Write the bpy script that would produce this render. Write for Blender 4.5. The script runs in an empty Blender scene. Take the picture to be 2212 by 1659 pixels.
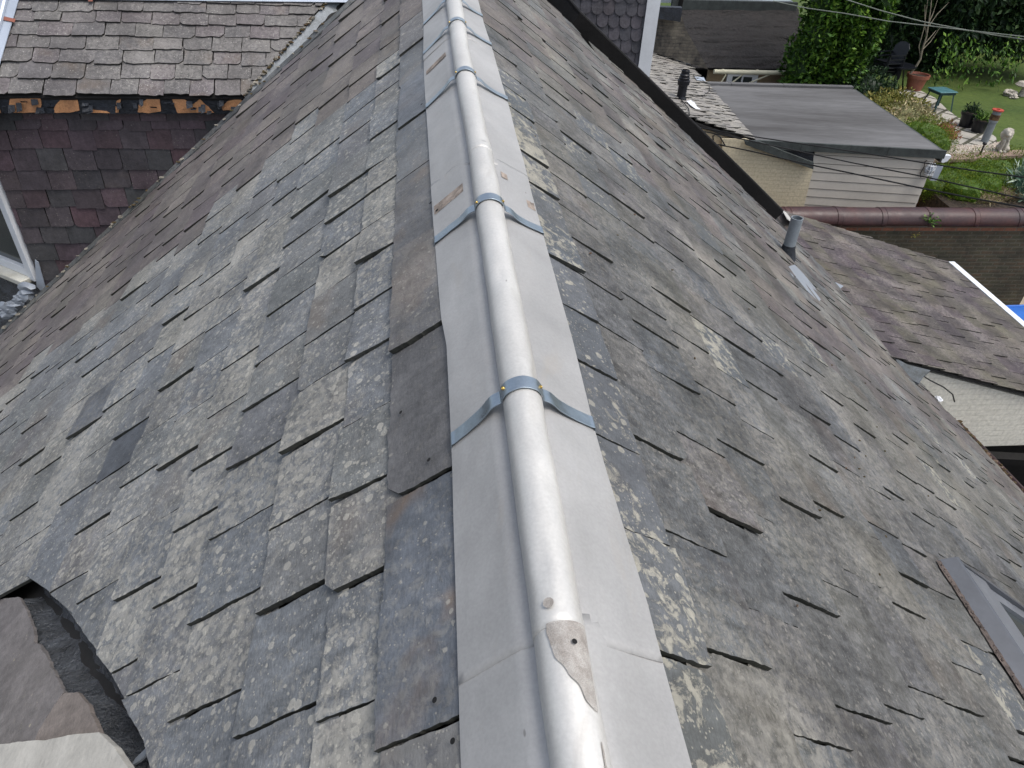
import bpy, bmesh, math, random
import numpy as np
from mathutils import Vector, Matrix, noise as mn
R_ = math.radians
sc = bpy.context.scene
C = sc.collection
# ------------------------------------------------------------------ camera
FPX, CX, CY = 1560.0, 1106.0, 829.5           # focal length and centre for a 2212 px wide picture
PITCH, ROLL = R_(37), R_(3)
F = Vector((0, math.cos(PITCH), -math.sin(PITCH)))
U0 = Vector((0, math.sin(PITCH), math.cos(PITCH))); X0 = Vector((1, 0, 0))
RT = X0*math.cos(ROLL) + U0*math.sin(ROLL)
UP = -X0*math.sin(ROLL) + U0*math.cos(ROLL)
cd = bpy.data.cameras.new('camera'); cam = bpy.data.objects.new('camera', cd); C.objects.link(cam)
cam.matrix_world = Matrix(((RT.x, UP.x, -F.x, 0), (RT.y, UP.y, -F.y, 0), (RT.z, UP.z, -F.z, 0), (0, 0, 0, 1)))
cd.sensor_width = 36; cd.lens = FPX/2212*36; cd.clip_start = .05; cd.clip_end = 2000
sc.camera = cam
# ------------------------------------------------------------------ light
SUN_EL, SUN_AZ = R_(66), R_(112)               # azimuth from +Y towards +X
w = bpy.data.worlds.new('World'); sc.world = w; w.use_nodes = True
nt = w.node_tree; bg = nt.nodes['Background']
sky = nt.nodes.new('ShaderNodeTexSky'); sky.sky_type = 'NISHITA'; sky.sun_disc = False
sky.sun_elevation = SUN_EL; sky.sun_rotation = SUN_AZ
sky.air_density = 1.0; sky.dust_density = 3.5; sky.ozone_density = 1.0
bw = nt.nodes.new('ShaderNodeRGBToBW'); nt.links.new(sky.outputs[0], bw.inputs[0])
cm = nt.nodes.new('ShaderNodeMix'); cm.data_type = 'RGBA'; cm.inputs[0].default_value = .52        # thin cloud greys the sky
nt.links.new(sky.outputs[0], cm.inputs[6]); nt.links.new(bw.outputs[0], cm.inputs[7])
nt.links.new(cm.outputs[2], bg.inputs[0]); bg.inputs[1].default_value = 0.15
sl = bpy.data.lights.new('sun', 'SUN'); sl.energy = .80; sl.angle = R_(22); sl.color = (1, .97, .92)
so = bpy.data.objects.new('sun', sl); C.objects.link(so)
sd = Vector((math.sin(SUN_AZ)*math.cos(SUN_EL), math.cos(SUN_AZ)*math.cos(SUN_EL), math.sin(SUN_EL)))
so.rotation_euler = sd.to_track_quat('Z', 'Y').to_euler()
sc.view_settings.view_transform = 'Standard'; sc.view_settings.look = 'None'
sc.view_settings.exposure = 0.82; sc.view_settings.gamma = 1
rnd = random.Random(7)
# ------------------------------------------------------------------ geometry helpers
def ray(x, y): return F*FPX + RT*(x-CX) - UP*(y-CY)
def onp(x, y, P, N):
    q = ray(x, y); return q*(P.dot(N)/q.dot(N))
def onz(x, y, z): return onp(x, y, Vector((0, 0, z)), Vector((0, 0, 1)))
def ony(x, y, Y): return onp(x, y, Vector((0, Y, 0)), Vector((0, 1, 0)))
def tag(o, label=None, cat=None, group=None, kind=None):
    if label: o['label'] = label
    if cat: o['category'] = cat
    if group: o['group'] = group
    if kind: o['kind'] = kind
    return o
def empty(name, loc, label, cat, group=None):
    o = bpy.data.objects.new(name, None); C.objects.link(o); o.location = loc
    o.empty_display_size = .1
    return tag(o, label, cat, group)
PEND = []
def link(name, me, mats, parent=None, smooth=False):
    if not isinstance(mats, (list, tuple)): mats = [mats]
    for m in mats: me.materials.append(m)
    if smooth:
        me.polygons.foreach_set('use_smooth', [True]*len(me.polygons))
    o = bpy.data.objects.new(name, me); C.objects.link(o)
    if parent is not None:
        o.parent = parent
        if parent.type == 'EMPTY': o.matrix_parent_inverse = Matrix.Translation(parent.location).inverted()
        elif parent.parent is not None: o.matrix_parent_inverse = Matrix.Identity(4)
        if parent.type != 'EMPTY':
            o.matrix_parent_inverse = Matrix.Identity(4)
    return o
class MB:
    """collects pieces; vertices are world coordinates"""
    def __init__(s): s.v = []; s.f = []; s.m = []
    def add(s, vs, fs, mi=0):
        b = len(s.v); s.v += [tuple(v) for v in vs]; s.f += [tuple(b+i for i in f) for f in fs]; s.m += [mi]*len(fs)
    def box(s, o, ax, ay, az, mi=0):
        """box from corner o with edge vectors"""
        o, ax, ay, az = map(Vector, (o, ax, ay, az))
        vs = [o, o+ax, o+ax+ay, o+ay, o+az, o+ax+az, o+ax+ay+az, o+ay+az]
        fs = [(0, 3, 2, 1), (4, 5, 6, 7), (0, 1, 5, 4), (1, 2, 6, 5), (2, 3, 7, 6), (3, 0, 4, 7)]
        if ax.cross(ay).dot(az) < 0: fs = [f[::-1] for f in fs]
        s.add(vs, fs, mi)
    def cbox(s, c, sx, sy, sz, rz=0, mi=0):
        a = Vector((math.cos(rz), math.sin(rz), 0)); b = Vector((-math.sin(rz), math.cos(rz), 0)); c = Vector(c)
        s.box(c-a*sx/2-b*sy/2, a*sx, b*sy, Vector((0, 0, sz)), mi)
    def prism(s, pts, ext, mi=0, side=None):
        pts = [Vector(p) for p in pts]; ext = Vector(ext); n = len(pts)
        side = mi if side is None else side
        s.add(pts+[p+ext for p in pts], [tuple(range(n))[::-1], tuple(range(n, 2*n))], mi)
        b = len(s.v)-2*n
        for i in range(n):
            j = (i+1) % n; s.f.append((b+i, b+j, b+n+j, b+n+i)); s.m.append(side)
    def tube(s, pts, rad, seg=10, mi=0, cap=True):
        pts = [Vector(p) for p in pts]; n = len(pts)
        rads = rad if isinstance(rad, (list, tuple)) else [rad]*n
        t0 = (pts[1]-pts[0]).normalized()
        up = Vector((0, 0, 1)) if abs(t0.z) < .9 else Vector((1, 0, 0))
        a = t0.cross(up).normalized(); vs = []
        for i, p in enumerate(pts):
            t = (pts[min(i+1, n-1)]-pts[max(i-1, 0)]).normalized()
            a = (a-t*a.dot(t)).normalized(); b = t.cross(a)
            for k in range(seg):
                th = 2*math.pi*k/seg; vs.append(p+(a*math.cos(th)+b*math.sin(th))*rads[i])
        fs = [(i*seg+k, i*seg+(k+1) % seg, (i+1)*seg+(k+1) % seg, (i+1)*seg+k) for i in range(n-1) for k in range(seg)]
        if cap: fs += [tuple(range(seg))[::-1], tuple(range((n-1)*seg, n*seg))]
        s.add(vs, fs, mi)
    def lathe(s, c, prof, seg=24, axis=None, mi=0):
        c = Vector(c); z = Vector(axis).normalized() if axis else Vector((0, 0, 1))
        a = z.orthogonal().normalized(); b = z.cross(a); vs = []
        for r, h in prof:
            for k in range(seg):
                th = 2*math.pi*k/seg; vs.append(c+z*h+(a*math.cos(th)+b*math.sin(th))*r)
        n = len(prof)
        fs = [(i*seg+k, i*seg+(k+1) % seg, (i+1)*seg+(k+1) % seg, (i+1)*seg+k) for i in range(n-1) for k in range(seg)]
        s.add(vs, fs, mi)
    def ball(s, c, rx, ry, rz, sub=2, rough=0, seed=0, mi=0):
        bm = bmesh.new(); bmesh.ops.create_icosphere(bm, subdivisions=sub, radius=1)
        c = Vector(c); vs = []
        for v in bm.verts:
            k = 1+rough*mn.noise(v.co*1.7+Vector((seed*3.1, seed, 0)))
            vs.append(c+Vector((v.co.x*rx*k, v.co.y*ry*k, v.co.z*rz*k)))
        s.add(vs, [tuple(v.index for v in f.verts) for f in bm.faces], mi); bm.free()
    def build(s, name, mats, parent=None, smooth=False):
        me = bpy.data.meshes.new(name); me.from_pydata(s.v, [], s.f); me.update()
        o = link(name, me, mats, parent, False)
        me.polygons.foreach_set('material_index', s.m)
        if smooth:
            me.polygons.foreach_set('use_smooth', [True]*len(me.polygons))
            try: me.set_sharp_from_angle(angle=R_(35))
            except Exception: pass
        return o
# ------------------------------------------------------------------ materials
def newmat(name):
    m = bpy.data.materials.new(name); m.use_nodes = True
    return m, m.node_tree, m.node_tree.nodes['Principled BSDF']
class NT:
    def __init__(s, t): s.t = t
    def n(s, ty, **kw):
        nd = s.t.nodes.new(ty)
        for k, v in kw.items(): setattr(nd, k, v)
        return nd
    def l(s, a, b): s.t.links.new(a, b)
    def noise(s, vec, scale, detail=4, rough=.55, dist=0):
        nd = s.n('ShaderNodeTexNoise'); s.l(vec, nd.inputs['Vector'])
        nd.inputs['Scale'].default_value = scale; nd.inputs['Detail'].default_value = detail
        nd.inputs['Roughness'].default_value = rough; nd.inputs['Distortion'].default_value = dist
        return nd.outputs['Fac']
    def map(s, vec, scale=(1, 1, 1), rot=(0, 0, 0)):
        nd = s.n('ShaderNodeMapping'); s.l(vec, nd.inputs[0]); nd.inputs['Scale'].default_value = scale
        nd.inputs['Rotation'].default_value = rot; return nd.outputs[0]
    def ramp(s, fac, pts, interp='LINEAR'):
        nd = s.n('ShaderNodeValToRGB'); s.l(fac, nd.inputs[0]); cr = nd.color_ramp; cr.interpolation = interp
        while len(cr.elements) < len(pts): cr.elements.new(.5)
        for e, (p, c) in zip(cr.elements, pts):
            e.position = p; e.color = (c, c, c, 1) if isinstance(c, (int, float)) else (*c, 1)
        return nd.outputs[0]
    def mix(s, fac, a, b, mode='MIX'):
        nd = s.n('ShaderNodeMix', data_type='RGBA', blend_type=mode)
        for i, v in ((0, fac), (6, a), (7, b)):
            if isinstance(v, (int, float)): nd.inputs[i].default_value = v
            elif isinstance(v, tuple): nd.inputs[i].default_value = (*v, 1)
            else: s.l(v, nd.inputs[i])
        return nd.outputs[2]
    def math(s, op, a, b=0.0, clamp=False):
        nd = s.n('ShaderNodeMath', operation=op); nd.use_clamp = clamp
        for i, v in ((0, a), (1, b)):
            if isinstance(v, (int, float)): nd.inputs[i].default_value = v
            else: s.l(v, nd.inputs[i])
        return nd.outputs[0]
    def voro(s, vec, scale, feat='F1', rand=1):
        nd = s.n('ShaderNodeTexVoronoi', feature=feat); s.l(vec, nd.inputs['Vector']); nd.inputs['Scale'].default_value = scale
        nd.inputs['Randomness'].default_value = rand
        return nd
    def bump(s, h, bsdf, strength=.5, dist=.01):
        nd = s.n('ShaderNodeBump'); s.l(h, nd.inputs['Height']); nd.inputs['Strength'].default_value = strength
        nd.inputs['Distance'].default_value = dist; s.l(nd.outputs[0], bsdf.inputs['Normal'])
def slate_mat(name, cols, lich, lamt=.5, spots=.5, olive=0, stain=.4, rough=.75, edge=False, var=1, bumpd=.006, crust=11, cloud=(.76, 1.08), soft=.05, fin=.22, big_sp=0, grain=.22):
    """cols: five rock colours; lich: lichen colour"""
    m, t, b = newmat(name); N = NT(t)
    uv = N.n('ShaderNodeUVMap', uv_map='UVMap').outputs[0]
    at = N.n('ShaderNodeAttribute', attribute_name='tint'); sep = N.n('ShaderNodeSeparateColor'); N.l(at.outputs['Color'], sep.inputs[0])
    r, g, bl = sep.outputs
    k = len(cols)
    base = N.ramp(r, [(i/(k-1), c) for i, c in enumerate(cols)])
    # cleavage figure: soft clouds plus fine streaks
    off = N.n('ShaderNodeVectorMath', operation='ADD'); N.l(uv, off.inputs[0])
    cmb = N.n('ShaderNodeCombineXYZ'); N.l(N.math('MULTIPLY', g, 37), cmb.inputs[0]); N.l(N.math('MULTIPLY', bl, 29), cmb.inputs[2]); N.l(cmb.outputs[0], off.inputs[1])
    ouv = off.outputs[0]
    cl = N.noise(ouv, 7, 5, .6, .6)
    base = N.mix(1, base, N.ramp(cl, [(.25, .82), (.75, 1.18)]), 'MULTIPLY')
    fine = N.noise(N.map(ouv, (60, 190, 60)), 1.3, 4, .7)
    base = N.mix(1, base, N.ramp(fine, [(.3, 1-fin), (.7, 1+fin)]), 'MULTIPLY')
    grn = N.noise(N.map(uv, (1, .55, 1)), 26, 8, .78)
    base = N.mix(1, base, N.ramp(grn, [(.36, 1-grain), (.64, 1+grain)]), 'MULTIPLY')
    # rust / brown stain, per slate
    st = N.noise(ouv, 4.5, 3, .5, .4)
    stm = N.math('MULTIPLY', N.ramp(st, [(.52, 0), (.7, 1)]), N.ramp(bl, [(.45, 0), (.9, 1)]))
    base = N.mix(N.math('MULTIPLY', stm, stain), base, (.17, .118, .078))
    # lichen crust (patchy) and round spots
    big = N.noise(uv, 1.1, 3, .5)
    crn = N.noise(uv, crust*3.2, 9, .74, .5)
    crt = N.math('ADD', crn, N.math('MULTIPLY', N.math('SUBTRACT', big, .5), .55))
    crt = N.math('ADD', crt, N.math('MULTIPLY', N.math('SUBTRACT', g, .5), .22*var))
    crm = N.math('MULTIPLY', N.ramp(crt, [(.55-soft, 0), (.55+soft, 1)]), lamt)
    lc = N.mix(N.noise(uv, 90, 3, .6), tuple(c*.72 for c in lich), tuple(min(1, c*1.2) for c in lich))
    base = N.mix(crm, base, lc)
    vo = N.voro(N.map(uv, (1, 1.0, 1)), 46); vo2 = N.voro(uv, 95)
    wob = N.math('MULTIPLY', N.math('SUBTRACT', N.noise(uv, 160, 3, .6), .5), .34)
    spm = N.ramp(N.math('ADD', vo.outputs['Distance'], wob), [(.20, 1), (.27, 0)])
    spm2 = N.ramp(N.math('ADD', vo2.outputs['Distance'], wob), [(.17, 1), (.24, 0)])
    sepv = N.n('ShaderNodeSeparateColor'); N.l(vo.outputs['Color'], sepv.inputs[0])
    sepw = N.n('ShaderNodeSeparateColor'); N.l(vo2.outputs['Color'], sepw.inputs[0])
    dens = N.math('ADD', N.math('MULTIPLY', N.math('SUBTRACT', N.noise(uv, 3.1, 3, .5), .5), 1.9), N.math('ADD', spots, N.math('MULTIPLY', N.math('SUBTRACT', g, .5), .5*var)))
    on1 = N.math('LESS_THAN', sepv.outputs[0], dens); on2 = N.math('LESS_THAN', sepw.outputs[1], dens)
    sm = N.math('MAXIMUM', N.math('MULTIPLY', spm, on1), N.math('MULTIPLY', spm2, on2))
    base = N.mix(N.math('MULTIPLY', sm, .62), base, N.mix(N.noise(uv, 210, 2, .5), tuple(c*.8 for c in lich), tuple(min(1, c*1.35) for c in lich)))
    if big_sp:
        v3 = N.voro(uv, 26); s3 = N.n('ShaderNodeSeparateColor'); N.l(v3.outputs['Color'], s3.inputs[0])
        w3 = N.math('MULTIPLY', N.math('SUBTRACT', N.noise(uv, 110, 4, .65), .5), .30)
        d3 = N.math('ADD', v3.outputs['Distance'], w3)
        m3 = N.math('MULTIPLY', N.ramp(d3, [(.20, .75), (.25, 1), (.31, 0)]), N.math('LESS_THAN', s3.outputs[0], N.math('ADD', N.math('MULTIPLY', g, .6), big_sp-.3)))
        base = N.mix(N.math('MULTIPLY', m3, .7), base, tuple(min(1, c*1.15) for c in lich)); sm = N.math('MAXIMUM', sm, m3)
    # green / olive algae
    ol = N.math('MULTIPLY', N.ramp(N.noise(uv, .9, 4, .6, .3), [(.42, 0), (.7, 1)]), olive)
    base = N.mix(ol, base, (.125, .118, .055), 'MIX')
    # grime clouds
    gr = N.noise(uv, 2.3, 6, .62, .4)
    base = N.mix(1, base, N.ramp(gr, [(.34, cloud[0]), (.64, cloud[1])]), 'MULTIPLY')
    if edge: base = N.mix(.86, base, (.018, .019, .014))  # side edges blackened: the shade in the joints is put into their colour
    N.l(base, b.inputs['Base Color']); b.inputs['Roughness'].default_value = rough
    N.l(N.ramp(crm, [(0, rough-.12), (1, .95)]), b.inputs['Roughness'])
    b.inputs['Specular IOR Level'].default_value = .3
    h = N.math('ADD', N.math('MULTIPLY', N.noise(N.map(ouv, (10, 16, 10)), 1.2, 7, .66), .9), N.math('MULTIPLY', crm, .16))
    h = N.math('ADD', h, N.math('MULTIPLY', sm, .10)); h = N.math('ADD', h, N.math('MULTIPLY', crn, .35))
    N.bump(h, b, .75, bumpd)
    return m
def plain(name, col, rough=.6, metal=0, var=.12, scale=6, bump=.15, bd=.004, spec=.4, col2=None, coord='Object', stretch=(1, 1, 1), det=6):
    m, t, b = newmat(name); N = NT(t)
    co = N.map(N.n('ShaderNodeTexCoord').outputs[coord], stretch)
    n1 = N.noise(co, scale, det, .62, .2)
    c2 = col2 if col2 else tuple(c*(1-2.2*var) for c in col)
    c3 = col if col2 else tuple(min(1, c*(1+1.6*var)) for c in col)
    c = N.mix(N.ramp(n1, [(.3, 0), (.7, 1)]), c2, c3)
    c = N.mix(1, c, N.ramp(N.noise(co, scale*14, 3, .6), [(.3, 1-var*.8), (.7, 1+var*.5)]), 'MULTIPLY')
    N.l(c, b.inputs['Base Color'])
    b.inputs['Metallic'].default_value = metal; b.inputs['Specular IOR Level'].default_value = spec
    N.l(N.ramp(N.noise(co, scale*3, 4, .6), [(.3, max(0, rough-.08)), (.7, min(1, rough+.1))]), b.inputs['Roughness'])
    N.bump(N.noise(co, scale*6, 6, .6), b, bump, bd)
    return m
M = {}
LI = (.37, .355, .31)
new_cols = [(.140, .152, .164), (.150, .158, .166), (.162, .165, .164), (.150, .156, .153), (.144, .155, .167), (.155, .153, .154)]
old_cols = [(.125, .106, .108), (.112, .100, .102), (.136, .120, .116), (.12, .112, .104), (.128, .108, .112)]
M['new'] = slate_mat('slate_grey', new_cols, LI, .60, .66, .05, .30, var=.7, fin=.30, big_sp=.38, cloud=(.74, 1.12), soft=.06, grain=.30)
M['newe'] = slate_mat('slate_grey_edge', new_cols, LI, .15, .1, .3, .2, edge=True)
M['old'] = slate_mat('slate_purple_weathered', old_cols, (.32, .29, .25), .34, .22, .12, .2, crust=8, fin=.34, cloud=(.7, 1.12))
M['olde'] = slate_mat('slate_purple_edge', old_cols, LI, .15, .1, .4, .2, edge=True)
ridge_cols = [(.105, .115, .130), (.115, .118, .124), (.122, .118, .116), (.108, .114, .124), (.098, .110, .126)]
M['rdg'] = slate_mat('slate_dark_smooth', ridge_cols, (.26, .25, .22), .30, .16, 0, .7, rough=.55, cloud=(.6, 1.25), fin=.2)
rgt_cols = [(.088, .095, .104), (.098, .101, .102), (.104, .102, .098), (.092, .096, .098), (.100, .096, .098)]
M['rgt'] = slate_mat('slate_mottled', rgt_cols, (.240, .230, .208), .72, .32, .20, .25, crust=11, var=.35, bumpd=.010, cloud=(.55, 1.2), soft=.08, fin=.42, grain=.52)
oldr_cols = [(.100, .088, .090), (.088, .080, .083), (.108, .096, .094), (.096, .090, .084), (.104, .088, .092)]
M['oldr'] = slate_mat('slate_purple_brown_right', oldr_cols, (.235, .215, .19), .5, .28, .22, .2, crust=11, fin=.4, cloud=(.6, 1.15), grain=.45, var=.5)
M['rdgR'] = slate_mat('slate_blue_lichened', [(.085, .096, .108), (.098, .104, .112), (.092, .098, .100)], (.33, .315, .265), .85, .45, .15, .2, crust=6, soft=.03, big_sp=.4, var=.5, grain=.25)
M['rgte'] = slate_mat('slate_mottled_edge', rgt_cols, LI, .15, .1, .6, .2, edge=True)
pur_cols = [(.092, .068, .080), (.064, .058, .066), (.100, .068, .082), (.068, .068, .072), (.045, .046, .052), (.096, .060, .070), (.060, .054, .060)]
M['hung'] = slate_mat('slate_purple_hung', pur_cols, (.19, .17, .16), .10, .03, .05, .1, rough=.62)
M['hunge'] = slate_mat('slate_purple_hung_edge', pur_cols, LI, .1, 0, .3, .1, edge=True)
up_cols = [(.122, .115, .112), (.116, .110, .110), (.128, .120, .115), (.118, .113, .114), (.124, .108, .112), (.126, .121, .116)]
M['upr'] = slate_mat('slate_brown_grey', up_cols, (.36, .345, .32), .30, .2, .05, .3, fin=.3, cloud=(.7, 1.12), var=.4)
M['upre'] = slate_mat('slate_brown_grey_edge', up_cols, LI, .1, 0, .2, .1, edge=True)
lr_cols = [(.072, .056, .064), (.082, .072, .070), (.060, .046, .056), (.086, .078, .066), (.068, .052, .062)]
M['low'] = slate_mat('slate_mossy_purple', lr_cols, (.22, .20, .185), .58, .25, .45, .2, crust=9, cloud=(.55, 1.2), fin=.4, grain=.4, var=.4)
M['lowe'] = slate_mat('slate_mossy_shaded_edge', lr_cols, LI, .1, 0, .4, .1, edge=True)
far_cols = [(.24, .23, .21), (.21, .20, .19), (.26, .245, .22), (.225, .21, .20)]
M['far'] = slate_mat('slate_pale_worn', far_cols, (.36, .34, .30), .4, .1, .1, .1, crust=4)
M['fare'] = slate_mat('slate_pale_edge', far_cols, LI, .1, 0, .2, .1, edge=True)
fs_cols = [(.085, .08, .092), (.10, .09, .102), (.075, .075, .085), (.092, .082, .09)]
M['fish'] = slate_mat('slate_fish_scale', fs_cols, (.15, .15, .15), .1, .02, 0, 0, rough=.6)
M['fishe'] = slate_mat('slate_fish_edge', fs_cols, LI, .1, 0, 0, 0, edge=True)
def metal_sheet(name, col, metal, rough, dirt=.35, scale=3.0):
    m, t, b = newmat(name); N = NT(t); co = N.n('ShaderNodeTexCoord').outputs['Object']
    c = N.mix(N.ramp(N.noise(co, scale, 6, .6, .4), [(.3, 0), (.7, 1)]), tuple(x*(1-dirt*.3) for x in col), tuple(min(1, x*1.06) for x in col))
    c = N.mix(1, c, N.ramp(N.noise(co, 160, 2, .5), [(.25, .93), (.75, 1.05)]), 'MULTIPLY')
    # scuffs: thin dark and bright dashes
    sv = N.voro(N.map(co, (26, 11, 26), (.3, .5, .7)), 1.0)
    sp = N.n('ShaderNodeSeparateColor'); N.l(sv.outputs['Color'], sp.inputs[0])
    dash = N.math('MULTIPLY', N.ramp(sv.outputs['Distance'], [(.05, 1), (.085, 0)]), N.math('LESS_THAN', sp.outputs[0], .16))
    c = N.mix(N.math('MULTIPLY', dash, .55), c, (.12, .11, .10))
    st = N.ramp(N.noise(N.map(co, (5, 1.2, 5)), 2.2, 7, .68, .6), [(.58, 0), (.78, 1)])
    c = N.mix(N.math('MULTIPLY', st, dirt), c, (.34, .31, .27))
    N.l(c, b.inputs['Base Color']); b.inputs['Metallic'].default_value = metal
    N.l(N.ramp(N.noise(co, scale*4, 5, .6), [(.3, rough-.07), (.7, rough+.1)]), b.inputs['Roughness'])
    N.bump(N.math('ADD', N.noise(co, 5, 3, .5), N.math('MULTIPLY', N.noise(co, 120, 3, .5), .05)), b, .35, .02)
    return m
M['wing'] = metal_sheet('zinc_sheet', (.385, .38, .37), .25, .5, .7)
M['roll'] = metal_sheet('zinc_roll', (.57, .56, .53), .30, .48, .45)
M['lead'] = metal_sheet('grey_lead', (.30, .33, .37), .3, .5, .5, 2)
M['leadp'] = metal_sheet('pale_lead', (.42, .47, .54), .3, .45, .5, 2)
M['gal'] = metal_sheet('galvanised_steel', (.33, .39, .44), .85, .34, .25, 14)
M['brass'] = plain('brass', (.62, .42, .12), .3, .9, .05)
M['seal'] = plain('sealant_residue', (.30, .25, .21), .8, 0, .3, 30, .5, .004)
M['scar'] = plain('scuffed_patch', (.25, .225, .20), .75, 0, .35, 40, .5, .003, col2=(.43, .41, .38))
M['hole'] = plain('dark_hole', (.008, .008, .008), .9)
M['under'] = plain('roof_underlay', (.022, .021, .020), .9)
M['felt'] = plain('black_felt', (.017, .0135, .013), .62, 0, .2, 3, 1.0, .05, col2=(.010, .009, .009))
M['bitum'] = plain('wrinkled_bitumen', (.085, .095, .11), .30, 0, .35, 9, 1.0, .05, spec=.8, stretch=(1, 1, 1))
M['gfelt'] = plain('grey_mineral_felt', (.150, .150, .152), .92, 0, .20, .8, .8, .008, col2=(.062, .060, .059), stretch=(.30, 1.5, 1), det=10)
M['gfeltd'] = plain('dark_green_felt', (.05, .058, .056), .85, 0, .2, 5, .4, .01)
M['black'] = plain('black_paint', (.007, .0065, .0065), .6, 0, .2, 4, .3, .01, spec=.25)
M['blackp'] = plain('black_plastic', (.006, .007, .011), .35, 0, .1, 5, .1, spec=.4)
M['grn_dk'] = plain('dark_green_plastic', (.012, .04, .042), .42, 0, .1, 5, .1)
M['grn_tp'] = plain('blue_green_plastic', (.07, .17, .19), .35, 0, .15, 5, .1)
M['white'] = plain('white_gloss_paint', (.68, .70, .72), .45, 0, .05, 3, .1)
M['whited'] = plain('grubby_white_paint', (.66, .65, .58), .5, 0, .14, 4, .2, col2=(.50, .48, .40))
M['cream'] = plain('cream_plastic', (.66, .62, .45), .45, 0, .06, 3, .1)
M['orange'] = plain('peeling_orange_ply', (.58, .29, .13), .75, 0, .3, 6, .6, .01, col2=(.36, .18, .09))
M['torn'] = plain('torn_black_felt', (.018, .022, .03), .5, 0, .3, 6, .6, .02)
M['brown_g'] = plain('rusty_brown_gutter', (.045, .018, .016), .5, 0, .3, 5, .4, .006, spec=.5)
M['moss'] = plain('moss_clumps', (.075, .07, .025), .95, 0, .4, 14, 1, .03, col2=(.12, .07, .04))
M['debris'] = plain('leaf_litter', (.16, .085, .05), .95, 0, .4, 18, 1, .03, col2=(.22, .18, .14))
M['mortar'] = plain('old_mortar', (.27, .25, .21), .95, 0, .3, 12, 1, .02)
M['dirt'] = plain('pinkish_grit', (.12, .095, .082), .95, 0, .3, 30, 1, .01)
M['fill'] = plain('pale_slab', (.47, .45, .40), .85, 0, .10, 6, .5, .006)
M['terr'] = plain('terracotta_plastic', (.24, .085, .055), .5, 0, .12, 6, .2)
M['grey_p'] = plain('grey_plastic_pipe', (.19, .215, .235), .4, 0, .1, 5, .2)
M['stone'] = plain('weathered_stone', (.47, .43, .37), .9, 0, .22, 9, .8, .012)
M['bark'] = plain('pale_bark', (.22, .19, .14), .85, 0, .2, 15, .5)
M['cable'] = plain('cable_black', (.012, .012, .012), .6)
M['cablel'] = plain('cable_grey', (.22, .24, .20), .6)
M['blue'] = plain('blue_lid', (.015, .12, .46), .4, 0, .08, 3, .1)
M['pvc'] = plain('white_pvc', (.72, .75, .78), .35, 0, .05, 3, .05)
M['greenpot'] = plain('green_glaze', (.015, .12, .09), .4, 0, .1, 5, .1)
M['soil'] = plain('soil', (.045, .032, .022), .95, 0, .4, 12, 1, .03)
M['rock'] = plain('pale_rock', (.40, .35, .27), .9, 0, .2, 8, .8, .02)
M['redcap'] = plain('red_plastic', (.45, .07, .045), .5)
M['rust'] = plain('rust_band', (.13, .075, .035), .85, 0, .4, 14, .6)
def glass_mat():
    m, t, b = newmat('window_glass'); b.inputs['Base Color'].default_value = (.045, .055, .055, 1)
    b.inputs['Roughness'].default_value = .06; b.inputs['Specular IOR Level'].default_value = .7; return m
M['glass'] = glass_mat()
def brick_mat(name, c1, c2, mort, bw=.225, bh=.075, msize=.012, dirt=.5, bump=.6, dcol=(.03, .028, .02), vec='uv'):
    m, t, b = newmat(name); N = NT(t)
    uv = N.n('ShaderNodeUVMap', uv_map='UVMap').outputs[0]
    wv = N.n('ShaderNodeVectorMath', operation='ADD'); N.l(uv, wv.inputs[0])
    nz = N.n('ShaderNodeTexNoise'); N.l(uv, nz.inputs['Vector']); nz.inputs['Scale'].default_value = 9
    ms = N.n('ShaderNodeVectorMath', operation='SCALE'); N.l(nz.outputs['Color'], ms.inputs[0]); ms.inputs['Scale'].default_value = .012
    N.l(ms.outputs[0], wv.inputs[1])
    br = N.n('ShaderNodeTexBrick'); N.l(wv.outputs[0], br.inputs['Vector'])
    br.inputs['Scale'].default_value = 1; br.inputs['Brick Width'].default_value = bw; br.inputs['Row Height'].default_value = bh
    br.inputs['Mortar Size'].default_value = msize; br.inputs['Mortar Smooth'].default_value = .25
    br.inputs['Color1'].default_value = (*c1, 1); br.inputs['Color2'].default_value = (*c2, 1); br.inputs['Mortar'].default_value = (*mort, 1)
    c = N.mix(1, br.outputs['Color'], N.ramp(N.noise(uv, 25, 5, .6), [(.3, .8), (.7, 1.15)]), 'MULTIPLY')
    c = N.mix(N.math('MULTIPLY', N.ramp(N.noise(uv, 2.2, 7, .65, .5), [(.42, 0), (.66, 1)]), dirt), c, dcol)
    N.l(c, b.inputs['Base Color']); b.inputs['Roughness'].default_value = .85
    h = N.math('ADD', N.math('MULTIPLY', br.outputs['Fac'], -1), N.math('MULTIPLY', N.noise(uv, 40, 4, .6), .3))
    N.bump(h, b, bump, .008)
    return m
M['creambrick'] = brick_mat('cream_painted_brick', (.60, .53, .38), (.58, .51, .36), (.50, .43, .31), dirt=.10, dcol=(.30, .25, .17), bump=.5, msize=.006)
M['tanbrick'] = brick_mat('tan_painted_brick', (.55, .45, .30), (.53, .43, .285), (.47, .38, .25), dirt=.10, dcol=(.25, .18, .11), bump=.5, msize=.006)
M['palebrick'] = brick_mat('white_painted_brick', (.70, .67, .58), (.68, .65, .56), (.62, .59, .50), dirt=.10, dcol=(.36, .32, .25), bump=.5, msize=.005)
M['brick'] = brick_mat('sooty_brick', (.075, .048, .028), (.050, .048, .026), (.080, .072, .05), dirt=.85, dcol=(.022, .02, .013), msize=.016, bump=1.0)
M['rbrick'] = brick_mat('orange_brick', (.26, .10, .055), (.21, .085, .05), (.16, .12, .09), dirt=.35, dcol=(.06, .03, .02))
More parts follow.
